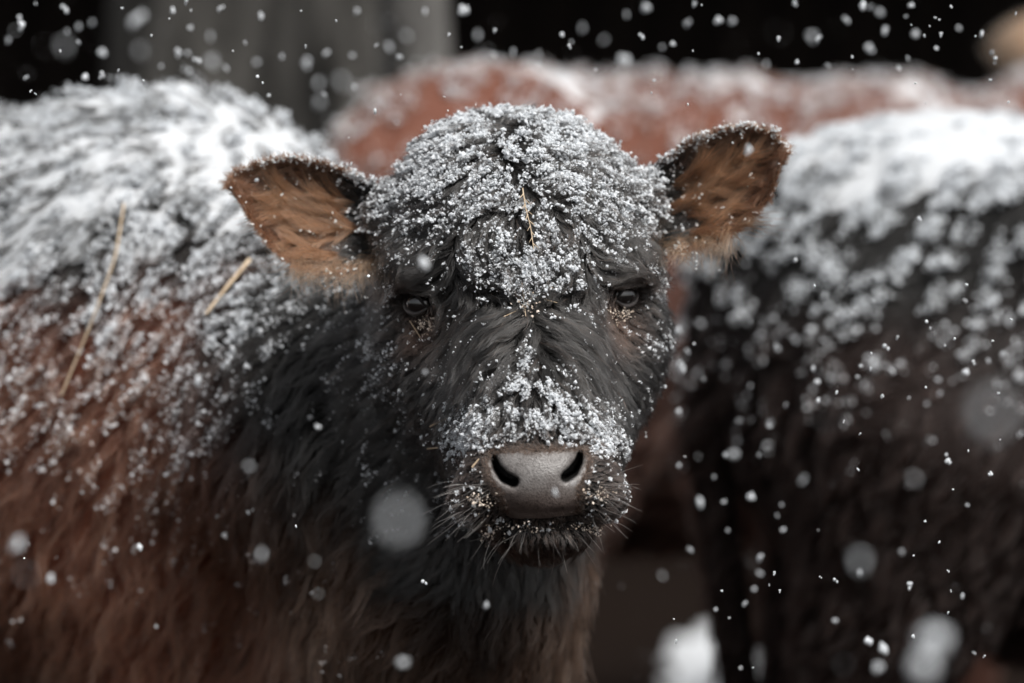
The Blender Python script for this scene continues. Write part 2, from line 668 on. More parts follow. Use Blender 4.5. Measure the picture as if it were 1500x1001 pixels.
SH = at(262, 556, 0.62)            # shoulder centre
HIP = SH + np.array([-0.92, 0.50, 0.03])
body_parts = [
    (cone(at(760, 500, 0.16), at(560, 640, 0.36), 0.105, 0.165), 0.09),       # neck
    (cone(at(560, 640, 0.36), SH + [0.02, 0, -0.02], 0.165, 0.24), 0.10),
    (cone(at(705, 840, 0.20), at(590, 1040, 0.40), 0.095, 0.17), 0.10),       # throat and brisket
    (ell(SH + [0.0, 0, 0.02], (0.245, 0.25, 0.285)), 0.08),
    (cone(SH + [-0.05, 0.02, -0.02], HIP, 0.265, 0.275), 0.10),
    (cone(SH + [-0.05, 0.0, -0.13], HIP + [0, -0.02, -0.12], 0.23, 0.24), 0.10),        # belly
    (cone(SH + [-0.02, 0.03, 0.17], HIP + [0, 0, 0.16], 0.105, 0.12), 0.08),  # spine
    (ell(HIP + [-0.10, 0.05, 0.0], (0.22, 0.22, 0.26)), 0.08),
]
ax = (HIP - SH) / np.linalg.norm(HIP - SH)
lat = np.array([-ax[1], ax[0], 0])


def leg_parts(top, ground_xy, r, rear=False, fwd=None):
    gx, gy = ground_xy
    top = np.asarray(top)
    if rear:
        hock = np.array([gx, gy, 0.42]) - fwd * 0.10
        knee = top - [0, 0, 0.18]
        return [(cone(top, hock, r * 1.9, r * 0.62), 0.06), (cone(hock, (gx, gy, 0.10), r * 0.62, r * 0.5), 0.03),
                (cone((gx, gy, 0.10), np.array([gx, gy, 0.02]) + fwd * 0.03, r * 0.55, r * 0.75), 0.02)]
    return [(cone(top, (gx, gy, 0.38), r * 1.6, r * 0.75), 0.06), (cone((gx, gy, 0.38), (gx, gy, 0.10), r * 0.62, r * 0.5), 0.03),
            (cone((gx, gy, 0.10), np.array([gx, gy, 0.02]) + fwd * 0.03, r * 0.55, r * 0.75), 0.02)]


for sgn in (-1, 1):
    t = SH + lat * 0.13 * sgn + [0.06, -0.03, -0.22]
    body_parts += leg_parts(t, (t[0], t[1]), 0.075, False, -ax)
    t = HIP + lat * 0.14 * sgn + ax * 0.02 + [0, 0, -0.12]
    body_parts += leg_parts(t, (t[0], t[1]), 0.078, True, -ax)
tail0 = HIP + ax * 0.30 + [0, 0, 0.16]
body_parts += [(cone(tail0 - ax * 0.06, tail0 + ax * 0.06 - [0, 0, 0.15], 0.04, 0.028), 0.04), (cone(tail0 + ax * 0.06 - [0, 0, 0.15], tail0 + ax * 0.07 - [0, 0, 0.75], 0.028, 0.02), 0.02)]
head_u = union(head_parts)
all_u = union(head_parts + body_parts)


def nostril(pts):
    def f(P):
        d = None
        for (a, ra), (b, rb) in zip(pts[:-1], pts[1:]):
            c = cone(a, b, ra, rb)(P)
            d = c if d is None else np.minimum(d, c)
        return d
    return f


def slit(pts, ydeep):
    """a comma-shaped passage running straight back into the muzzle"""
    p2 = [(PX(px, py, -0.15)[[0, 2]], r) for px, py, r in pts]

    def f(P):
        q = P[:, [0, 2]]
        d = None
        for (a, ra), (b, rb) in zip(p2[:-1], p2[1:]):
            ab = b - a
            t = np.clip((q - a) @ ab / (ab @ ab), 0, 1)
            c = np.linalg.norm(q - a - t[:, None] * ab, axis=1) - (ra + (rb - ra) * t)
            d = c if d is None else np.minimum(d, c)
        return np.maximum(d, P[:, 1] - ydeep)
    return f


NOST = [slit([(722, 671, 0.0018), (728, 687, 0.0033), (739, 700, 0.0046), (752, 706, 0.0044)], -0.100),
        slit([(852, 664, 0.0018), (848, 679, 0.0033), (839, 692, 0.0046), (829, 699, 0.0042)], -0.100)]
MOUTH = nostril([(at(690, 772, -0.105), 0.003), (at(740, 759, -0.140), 0.0028), (at(795, 757, -0.150), 0.0026), (at(848, 755, -0.140), 0.0028), (at(893, 762, -0.105), 0.003)])


def eye_carve(s):
    c = EYES[s]
    return ell(c + EYE_N[s] * 0.002, (0.0150, 0.0185, 0.0105), ROLL + s * 0.25)


CARVE = [(NOST[0], 0.005), (NOST[1], 0.005), (MOUTH, 0.006), (eye_carve(-1), 0.010), (eye_carve(1), 0.010)]


def calf_sdf(P):
    d = all_u(P)
    near = (P[:, 1] < 0.12) & (d < 0.05)
    if near.any():
        q = P[near]
        dd = d[near]
        for g, k in CARVE:
            dd = smax(dd, -g(q), k)
        d = d.copy()
        d[near] = dd
    return d


def calf_smooth(P):
    return all_u(P)


def surf_many(px, py, f=calf_smooth, y0=-0.35):
    """first hits of pixels' rays with the animal"""
    p = np.array([PX(x, y, y0) for x, y in zip(px, py)])
    d = np.array([PX(x, y, 1.0) for x, y in zip(px, py)]) - p
    d /= np.linalg.norm(d, axis=1, keepdims=True)
    live = np.ones(len(p), bool)
    for _ in range(130):
        s = f(p[live])
        p[live] += d[live] * np.maximum(s * 0.7, 0.0002)[:, None]
        k = np.where(live)[0]
        live[k[s < 0.0003]] = False
        if not live.any(): break
    return p


def surf(px, py):
    return surf_many([px], [py])[0]


BLO, BHI = np.array([-0.21, -0.20, 0.72]), np.array([0.21, 0.15, 1.22])


def boxsdf(P, lo, hi):
    c = (lo + hi) / 2
    q = np.abs(P - c) - (hi - lo) / 2
    return q.max(1)


Vh, Qh = surface_nets(lambda P: np.maximum(calf_sdf(P), boxsdf(P, BLO, BHI)), BLO - 0.01, BHI + 0.01, 0.0027)
Vb, Qb = surface_nets(lambda P: np.maximum(calf_smooth(P), -boxsdf(P, BLO + 0.012, BHI - 0.012)), (-1.45, -0.2, -0.05), (0.35, 1.75, 1.3), 0.012)
ch = Vh[Qh].mean(1)
Qh = Qh[calf_sdf(ch) > -0.004]
cb = Vb[Qb].mean(1)
Qb = Qb[calf_smooth(cb) > -0.006]
Vb = Vb - grad(calf_smooth, Vb) * 0.0015
# ------------------------------------------------------------------ the calf: parts
AXIS = lambda py: 750 + (py - 165) * 0.07


def inpoly(px, py, poly):
    r = np.zeros(len(px), bool)
    n = len(poly)
    for i in range(n):
        x1, y1 = poly[i]
        x2, y2 = poly[(i + 1) % n]
        c = ((y1 > py) != (y2 > py)) & (px < (x2 - x1) * (py - y1) / (y2 - y1 + 1e-9) + x1)
        r ^= c
    return r


NOSE_POLY = [(713, 674), (721, 664), (742, 660), (795, 661), (840, 657), (856, 657), (863, 672), (860, 690), (847, 714), (846, 754), (795, 760), (744, 760), (735, 724), (718, 702)]
calf = empty('calf', (SH[0], SH[1], 0))
tag(calf, 'black calf with snow dusted forehead, brown ears and bare grey nose, head turned forward', 'calf')

ch = Vh[Qh].mean(1)
hx, hy = proj(ch)
on_nose = inpoly(hx, hy, NOSE_POLY) & (ch[:, 1] < -0.085)


def compact(V, Q):
    u, inv = np.unique(Q, return_inverse=True)
    return V[u], inv.reshape(Q.shape)


def coat_color(P):
    """base colour of the calf's coat: black head and back, rusty flank and chest"""
    px, py = proj(P)
    n = fbm(P, 7, 21)
    black = np.array([0.011, 0.0105, 0.010])
    rust = np.array([0.150, 0.050, 0.028])
    dark = np.array([0.105, 0.054, 0.033])
    body = sstep(0.18, 0.36, P[:, 1])
    flank = sstep(1.04, 0.80, P[:, 2] + (n - 0.5) * 0.28) * body
    w = flank * sstep(0.03, -0.22, P[:, 0] + (n - 0.5) * 0.30 + 0.22 * sstep(0.76, 0.92, P[:, 2]))
    ch_ = sstep(0.86, 0.70, P[:, 2] + (n - 0.5) * 0.18) * sstep(0.06, 0.22, P[:, 1]) * (1 - w)
    c = black[None] * (1 - w[:, None]) + rust[None] * w[:, None]
    c = c * (1 - 0.75 * ch_[:, None]) + dark[None] * 0.75 * ch_[:, None]
    return c


# skin
Vn, Qn = compact(Vh, Qh[on_nose])
Vs, Qs = compact(Vh, Qh[~on_nose])
V = np.concatenate([Vs, Vb])
Q = np.concatenate([Qs, Qb + len(Vs)])
me = np_mesh('body', V, Q)
C = coat_color(V) * 0.7
sx_, sy_ = proj(V)
for s in (-1, 1):                      # bare grey-brown rims round the eyes
    ex, ey = proj(EYES[s])
    k = np.exp(-(((sx_ - ex) / 34) ** 2 + ((sy_ - ey) / 30) ** 2) ** 2) * (V[:, 1] < 0.1)
    C = C * (1 - k[:, None]) + np.array([0.035, 0.025, 0.021]) * k[:, None]
inn = np.minimum(NOST[0](V), NOST[1](V))
set_color(me, 'tint', C)
link('body', me, calf, M_HIDE)


def mat_nose():
    m, N, L, P = mat_new('nose_leather')
    tc = N.new('ShaderNodeTexCoord')
    n1 = N.new('ShaderNodeTexNoise')
    n1.inputs['Scale'].default_value = 45
    n1.inputs['Detail'].default_value = 5
    L.new(tc.outputs['Object'], n1.inputs['Vector'])
    cr = N.new('ShaderNodeValToRGB')
    cr.color_ramp.elements[0].position = 0.3
    cr.color_ramp.elements[1].position = 0.7
    cr.color_ramp.elements[0].color = (0.092, 0.080, 0.075, 1)
    cr.color_ramp.elements[1].color = (0.185, 0.176, 0.170, 1)
    L.new(n1.outputs[0], cr.inputs[0])
    vo = N.new('ShaderNodeTexVoronoi')
    vo.inputs['Scale'].default_value = 750
    L.new(tc.outputs['Object'], vo.inputs['Vector'])
    v2 = N.new('ShaderNodeTexNoise')
    v2.inputs['Scale'].default_value = 500
    L.new(tc.outputs['Object'], v2.inputs['Vector'])
    c2 = N.new('ShaderNodeValToRGB')                       # dark pores, dense near the mouth
    c2.color_ramp.elements[0].position = 0.34
    c2.color_ramp.elements[1].position = 0.46
    c2.color_ramp.elements[0].color = (0.15, 0.12, 0.11, 1)
    c2.color_ramp.elements[1].color = (1, 1, 1, 1)
    L.new(v2.outputs[0], c2.inputs[0])
    mx = N.new('ShaderNodeMix')
    mx.data_type = 'RGBA'
    mx.blend_type = 'MULTIPLY'
    mx.inputs['Factor'].default_value = 0.55
    L.new(cr.outputs[0], mx.inputs['A'])
    L.new(c2.outputs[0], mx.inputs['B'])
    at_ = N.new('ShaderNodeAttribute')
    at_.attribute_name = 'tint'
    m2 = N.new('ShaderNodeMix')
    m2.data_type = 'RGBA'
    m2.blend_type = 'MULTIPLY'
    m2.inputs['Factor'].default_value = 1
    L.new(mx.outputs['Result'], m2.inputs['A'])
    L.new(at_.outputs['Color'], m2.inputs['B'])
    L.new(m2.outputs['Result'], P.inputs['Base Color'])
    b = N.new('ShaderNodeBump')
    b.inputs['Strength'].default_value = 0.4
    b.inputs['Distance'].default_value = 0.0010
    L.new(vo.outputs['Distance'], b.inputs['Height'])
    L.new(b.outputs[0], P.inputs['Normal'])
    P.inputs['Roughness'].default_value = 0.42
    P.inputs['Specular IOR Level'].default_value = 0.5
    return m


me = np_mesh('nose', Vn, Qn)
nx, ny = proj(Vn)
tn = np.ones((len(Vn), 3))
tn = tn * (1 - 0.22 * sstep(700, 752, ny)[:, None] * np.array([0.25, 1, 1.3])[None])   # browner towards the lip
ins = np.minimum(NOST[0](Vn), NOST[1](Vn))
deep = sstep(0.0015, 0.0, ins)
tn = tn * (1 - 0.9 * deep[:, None])                        # tint darkened inside the nostrils
set_color(me, 'tint', tn)
nose = link('nose', me, calf, mat_nose())
nose['label'] = 'bare grey pebbled nose with two dark nostrils'


# eyes
def mat_eye():
    m, N, L, P = mat_new('eyeball')
    P.inputs['Base Color'].default_value = (0.012, 0.010, 0.010, 1)
    P.inputs['Roughness'].default_value = 0.04
    P.inputs['Specular IOR Level'].default_value = 0.8
    P.inputs['Coat Weight'].default_value = 1.0
    P.inputs['Coat Roughness'].default_value = 0.02
    return m


M_EYE = mat_eye()
M_LIDU = mat_noise('upper_lid_skin', (0.010, 0.009, 0.009), (0.025, 0.02, 0.02), 200, 0.45, 0.2, 500, 0.4)
M_LID = mat_noise('eyelid_skin', (0.05, 0.042, 0.040), (0.10, 0.088, 0.084), 200, 0.32, 0.2, 500, 0.6)
for s in (-1, 1):
    n = EYE_N[s]
    c = EYES[s] - n * 0.0120
    th = np.linspace(0, np.pi, 25)
    ph = np.linspace(0, 2 * np.pi, 48, endpoint=False)
    TH, PH = np.meshgrid(th, ph, indexing='ij')
    R = 0.0180
    zax = n
    xax = np.cross([0, 0, 1], zax); xax /= np.linalg.norm(xax)
    yax = np.cross(zax, xax)
    bul = R + 0.0012 * np.exp(-(TH / 0.5) ** 2)
    Ve = c + (np.sin(TH) * np.cos(PH) * bul)[..., None] * xax + (np.sin(TH) * np.sin(PH) * bul)[..., None] * yax + (np.cos(TH) * bul)[..., None] * zax
    I = np.arange(25 * 48).reshape(25, 48)
    Qe = np.stack([I[:-1], I[1:], np.roll(I, -1, 1)[1:], np.roll(I, -1, 1)[:-1]], -1).reshape(-1, 4)
    eo = link('eye', np_mesh('eye', Ve.reshape(-1, 3), Qe), calf, M_EYE)
    # upper and lower lids follow an almond on the ball
    for nm, up in (('upper_eyelid', 1), ('lower_eyelid', -1)):
        tt = np.linspace(-1, 1, 25)
        xx = 0.0150 * tt
        yy = up * (0.0102 if up > 0 else 0.0092) * (1 - np.abs(tt) ** 2.2) - 0.0035 * tt * s * -1
        rr = R + 0.0012
        zz = np.sqrt(np.maximum(rr ** 2 - xx ** 2 - yy ** 2, 1e-6))
        path = c + xx[:, None] * xax + yy[:, None] * yax + zz[:, None] * zax
        rad = 0.0006 + 0.0013 * (1 - tt ** 2) ** 0.5
        link(nm, tube_mesh(nm, path, rad, 10, 2, 0.02), eo, M_LIDU if up > 0 else M_LID)


# ears: cupped shells
EAR = {
    -1: dict(top=[(604, 305), (560, 280), (520, 259), (480, 243), (430, 234), (388, 240), (354, 254), (338, 270)],
             bot=[(604, 372), (556, 388), (515, 396), (470, 398), (432, 388), (398, 362), (366, 318), (340, 276)], y0=0.095, y1=0.062),
    1: dict(top=[(905, 292), (940, 258), (976, 234), (1010, 209), (1050, 194), (1095, 189), (1132, 199), (1147, 224)],
            bot=[(905, 362), (952, 368), (990, 366), (1030, 360), (1066, 344), (1100, 320), (1128, 288), (1146, 234)], y0=0.095, y1=0.062),
}


def resample(pts, n):
    pts = np.asarray(pts, float)
    d = np.concatenate([[0], np.cumsum(np.linalg.norm(np.diff(pts, axis=0), axis=1))])
    t = np.linspace(0, d[-1], n * 8)
    xy = np.stack([np.interp(t, d, pts[:, i]) for i in (0, 1)], 1)
    k = np.ones(17) / 17
    pad = np.concatenate([np.repeat(xy[:1], 8, 0), xy, np.repeat(xy[-1:], 8, 0)])
    xy = np.stack([np.convolve(pad[:, i], k, 'valid') for i in (0, 1)], 1)
    return xy[np.linspace(0, len(xy) - 1, n).astype(int)]


def ear_surface(side, ns=34, nt=21):
    e = EAR[side]
    T, B = resample(e['top'], ns), resample(e['bot'], ns)
    s = np.linspace(0, 1, ns)
    t = np.linspace(0, 1, nt)
    front = np.empty((ns, nt, 3))
    back = np.empty((ns, nt, 3))
    for i in range(ns):
        prof = math.sin(math.pi * min(1, 0.12 + 0.88 * s[i]) ** 1.0) ** 0.7 if s[i] < 1 else 0
        cup = 0.026 * prof
        yb = e['y0'] + (e['y1'] - e['y0']) * s[i]
        for j in range(nt):
            x = T[i] * (1 - t[j]) + B[i] * t[j]
            q = 1 - abs(2 * t[j] - 1) ** 2.2
            lean = -0.026 * (t[j] - 0.5)
            y = yb + cup * q + lean
            front[i, j] = PX(x[0], x[1], y)
            back[i, j] = PX(x[0], x[1], y + 0.0035 + 0.006 * q * (1 - s[i]))
    return front, back, s, t


EARDATA = {}
for side in (-1, 1):
    fr, bk, s_, t_ = ear_surface(side)
    ns, nt = fr.shape[:2]
    V = np.concatenate([fr.reshape(-1, 3), bk.reshape(-1, 3)])
    I = np.arange(ns * nt).reshape(ns, nt)
    q1 = np.stack([I[:-1, :-1], I[1:, :-1], I[1:, 1:], I[:-1, 1:]], -1).reshape(-1, 4)
    q2 = q1[:, ::-1] + ns * nt
    rim = []
    loop = list(I[:, 0]) + list(I[-1, 1:]) + list(I[::-1, -1][1:]) + list(I[0, ::-1][1:])
    for a, b in zip(loop[:-1], loop[1:]):
        rim.append((b, a, a + ns * nt, b + ns * nt))
    Q = np.concatenate([q1, q2, np.array(rim)])
    if side < 0:
        pass
    me = np_mesh('ear', V, Q)
    sc_ = np.tile(np.repeat(s_, nt), 2)
    w = sstep(0.30, 0.55, sc_ + (fbm(V, 30, 4) - 0.5) * 0.3)[:, None]
    set_color(me, 'tint', np.array([0.012, 0.011, 0.010]) * (1 - w) + np.array([0.030, 0.015, 0.010]) * w)
    eo = link('ear', me, calf, M_HIDE)
    eo['label'] = 'brown fringed ear lifted higher' if side > 0 else 'brown fringed ear hanging lower'
    EARDATA[side] = (fr, bk, eo)
# ------------------------------------------------------------------ the calf: coat
def head_field(P, g):
    px, py = proj(P)
    u = px - AXIS(py)
    v = py
    wob = (fbm(P, 28, 31) - 0.5) * 2.2 + (vnoise(P, 75, 37) - 0.5) * 1.3
    a = np.zeros((len(P), 2))
    sg = np.sign(u)
    au = np.abs(u)
    # forehead: falls outwards from the poll
    A = np.stack([u / 150 + (fbm(P, 22, 33) - 0.5) * 2.4, 0.35 + (fbm(P, 22, 35) - 0.5) * 1.6], 1)
    # between the brows: gathers towards the whorl
    Bf = np.stack([-(u - 6) / 90, 0.8 + 0 * u], 1)
    # over and outside the eyes
    Cf = np.stack([sg * 0.85, 0.35 + (au - 120) / 90], 1)
    # below the whorl: fans down the bridge of the nose
    rv = np.maximum(v - 440, 6)
    D = np.stack([(u - 6) / np.maximum(np.hypot(u, rv), 1) * np.clip(1.35 - (v - 450) / 160, 0.25, 1.3), 0.55 + (v - 450) / 200], 1)
    # cheeks
    E_ = np.stack([sg * 0.75, 0.55 + 0 * u], 1)
    # muzzle: away from the nose
    Ff = np.stack([(px - 787) / 80, (py - 690) / 70 + 0.15], 1)
    wB = sstep(300, 390, v) * sstep(462, 440, v) * sstep(118, 80, au)
    wC = sstep(310, 390, v) * sstep(500, 440, v) * sstep(80, 118, au)
    wD = sstep(440, 462, v) * sstep(175, 105, au)
    wE = sstep(440, 500, v) * sstep(105, 175, au)
    wA = np.clip(1 - wB - wC - wD - wE, 0, 1)
    a = A * wA[:, None] + Bf * wB[:, None] + Cf * wC[:, None] + D * wD[:, None] + E_ * wE[:, None]
    wF = sstep(615, 660, v) * sstep(0.02, -0.05, P[:, 1])
    a = a * (1 - wF[:, None]) + Ff * wF[:, None]
    a /= np.linalg.norm(a, axis=1, keepdims=True) + 1e-6
    for s in (-1, 1):                                   # the hair parts round each eye
        ex, ey = proj(EYES[s])
        q = np.hypot(px - ex, py - ey)
        k = (sstep(52, 26, q) * (0.45 + 0.55 * sstep(-20, 5, py - ey)))[:, None]
        a = a * (1 - k) + np.stack([(px - ex), (py - ey)], 1) / (q[:, None] + 1e-6) * k
    wob = wob * (1 - 0.5 * wD)
    ca, sa = np.cos(wob * 0.8), np.sin(wob * 0.8)
    a = np.stack([a[:, 0] * ca - a[:, 1] * sa, a[:, 0] * sa + a[:, 1] * ca], 1)
    back = 0.15 + 0.7 * sstep(0.03, 0.10, P[:, 1]) + 0.4 * wE
    back = back * (1 - wD) * (1 - wF)
    return np.stack([a[:, 0], back, -a[:, 1]], 1)


def body_field(P, g):
    w1 = (fbm(P, 9, 41) - 0.5) * 2.4
    w2 = (fbm(P, 9, 43) - 0.5) * 2.0
    neck = sstep(0.55, 0.25, P[:, 1])[:, None]
    t = ax[None] * (0.75 * (1 - neck) + 0.35 * neck) + np.array([0, 0, -1.0])[None]
    t = t + np.stack([w1 * 0.55, w2 * 0.2, w2 * 0.4], 1)
    return t


def calf_field(P, g):
    w = sstep(0.10, 0.20, P[:, 1])[:, None]
    a = head_field(P, g)
    b = body_field(P, g)
    a = a / (np.linalg.norm(a, axis=1, keepdims=True) + 1e-9)
    b = b / (np.linalg.norm(b, axis=1, keepdims=True) + 1e-9)
    return a * (1 - w) + b * w


def head_length(P):
    px, py = proj(P)
    au = np.abs(px - AXIS(py))
    L = np.full(len(P), 0.024)
    L += 0.020 * sstep(440, 470, py) * sstep(570, 500, py) * sstep(130, 80, au)      # locks under the whorl
    L += 0.008 * sstep(300, 380, py) * sstep(450, 400, py)
    fr = sstep(0.03, -0.02, P[:, 1])
    L *= 1 - 0.62 * sstep(590, 660, py) * fr
    d = np.full(len(P), 9.0)
    inp = inpoly(px, py, NOSE_POLY)
    c = np.hypot((px - 787) / 1.25, py - 705)
    L *= 1 - 0.55 * sstep(85, 62, c) * fr
    L *= 1 + 0.9 * sstep(765, 790, py) * fr * sstep(90, 60, np.abs(px - 790))         # beard on the chin
    for s in (-1, 1):
        ex, ey = proj(EYES[s])
        q = np.hypot(px - ex, (py - ey) * 1.1)
        low = sstep(-10, 15, py - ey)
        L *= 1 - (0.55 + 0.2 * low) * sstep(60, 28, q)
    L *= 1 + 0.5 * sstep(0.06, 0.16, P[:, 1])
    return L


def head_weight(P):
    px, py = proj(P)
    w = np.ones(len(P))
    w[inpoly(px, py, NOSE_POLY) & (P[:, 1] < -0.085)] = 0
    for s in (-1, 1):
        w[eye_carve(s)(P) < 0.0022] = 0
    w[np.minimum(NOST[0](P), NOST[1](P)) < 0.001] = 0
    w[MOUTH(P) < 0.001] *= 0.2
    return w


fc = Vs[Qs].mean(1)
wt = head_weight(fc)
n_guides, n_hair = 9500, 150000
fx_, fy_ = proj(fc)
lockw = 1 - 0.72 * sstep(440, 470, fy_) * sstep(610, 570, fy_) * sstep(120, 90, np.abs(fx_ - AXIS(fy_)))      # broad wet locks below the whorl
gr, _ = sample_faces(Vs, Qs, n_guides, wt * lockw)
gl = head_length(gr) * RNG.uniform(0.75, 1.25, len(gr))
lift = np.clip(RNG.normal(0.30, 0.10, len(gr)), 0.08, 0.6)
gp, gn = grow(calf_smooth, gr, calf_field, gl, lift, 7, wave=0.35)
hr, _ = sample_faces(Vs, Qs, n_hair, wt)
HP, hgi = children(gp, hr, clump=0.78, lmin=0.55, frizz=0.055)
hx, hy = proj(hr)


def head_tint(P, n):
    px, py = proj(P)
    base = np.array([0.013, 0.0122, 0.0116])[None] * RNG.uniform(0.6, 1.9, (n, 1))
    br = np.array([0.085, 0.040, 0.024])[None]
    k = np.zeros(n)
    for s in (-1, 1):                                   # rusty below the eyes
        ex, ey = proj(EYES[s])
        k = np.maximum(k, np.exp(-(((px - ex - s * -14) / 28) ** 2 + ((py - ey - 34) / 30) ** 2)) * 0.8)
        k = np.maximum(k, np.exp(-(((px - ex + s * -20) / 30) ** 2 + ((py - ey + 30) / 20) ** 2)) * 0.25)
    k = np.maximum(k, 0.45 * sstep(600, 650, py) * sstep(0.0, -0.06, P[:, 1]) * RNG.random(n))
    k = np.maximum(k, (RNG.random(n) < 0.04) * 0.7)
    k *= RNG.uniform(0.4, 1.0, n)
    return base * (1 - k[:, None]) + br * k[:, None]


HT = head_tint(hr, n_hair) * ((0.35 + 1.5 * RNG.random(len(gp)))[hgi] * RNG.lognormal(0, 0.35, n_hair))[:, None]
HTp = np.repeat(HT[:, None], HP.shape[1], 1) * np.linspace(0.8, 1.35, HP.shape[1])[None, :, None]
guard = RNG.random(n_hair) < 0.05                        # coarse pale guard hairs
HTp[guard] = HTp[guard] * 2.2 + 0.012
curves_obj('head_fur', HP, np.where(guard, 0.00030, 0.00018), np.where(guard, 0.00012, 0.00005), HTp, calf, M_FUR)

# body coat, long and shaggy
nb_g, nb_h = 9500, 110000
fb = Vb[Qb].mean(1)
wbf = np.where(((CAM - fb) * grad(calf_smooth, fb)).sum(1) > -0.3, 1.0, 0.22)      # the far side needs fewer
bg_r, _ = sample_faces(Vb, Qb, nb_g, wbf)
near_ = sstep(0.9, 0.3, bg_r[:, 1])
bl = (0.042 + 0.018 * sstep(1.0, 0.8, bg_r[:, 2])) * RNG.uniform(0.7, 1.3, nb_g)
bl *= 0.35 + 0.65 * sstep(0.25, 0.5, bg_r[:, 2])
bgp, bgn = grow(calf_smooth, bg_r, calf_field, bl, np.clip(RNG.normal(0.30, 0.12, nb_g), 0.08, 0.7), 6, wave=0.45)
bh_r, _ = sample_faces(Vb, Qb, nb_h, wbf)
BP, bgi = children(bgp, bh_r, clump=0.82, lmin=0.55, frizz=0.06)
BT = coat_color(bh_r) * RNG.uniform(0.6, 1.6, (nb_h, 1)) * (0.35 + 1.5 * RNG.random(nb_g) ** 1.3)[bgi][:, None]
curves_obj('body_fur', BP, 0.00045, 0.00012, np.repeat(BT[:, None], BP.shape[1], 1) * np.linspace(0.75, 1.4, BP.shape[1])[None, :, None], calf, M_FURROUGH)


# ------------------------------------------------------------------ ear hair
def grow_free(roots, tdir, nrm, L, lift, K=7, curl=0.25, droop=0.0):
    s = np.linspace(0, 1, K)
    side = np.cross(nrm, tdir)
    ph = RNG.random(len(roots)) * 6.28
    am = RNG.normal(0, 1, len(roots)) * curl
    q = roots[:, None] + tdir[:, None] * (L[:, None] * s[None])[..., None]
    q += nrm[:, None] * (L[:, None] * lift[:, None] * (s ** 0.8 * (1 - 0.35 * s))[None])[..., None]
    q += side[:, None] * (L[:, None] * (am[:, None] * s[None] ** 1.6 + 0.06 * np.sin(ph[:, None] + 5 * s[None]) * s[None]))[..., None]
    q[..., 2] -= droop * L[:, None] * s[None] ** 2
    return q


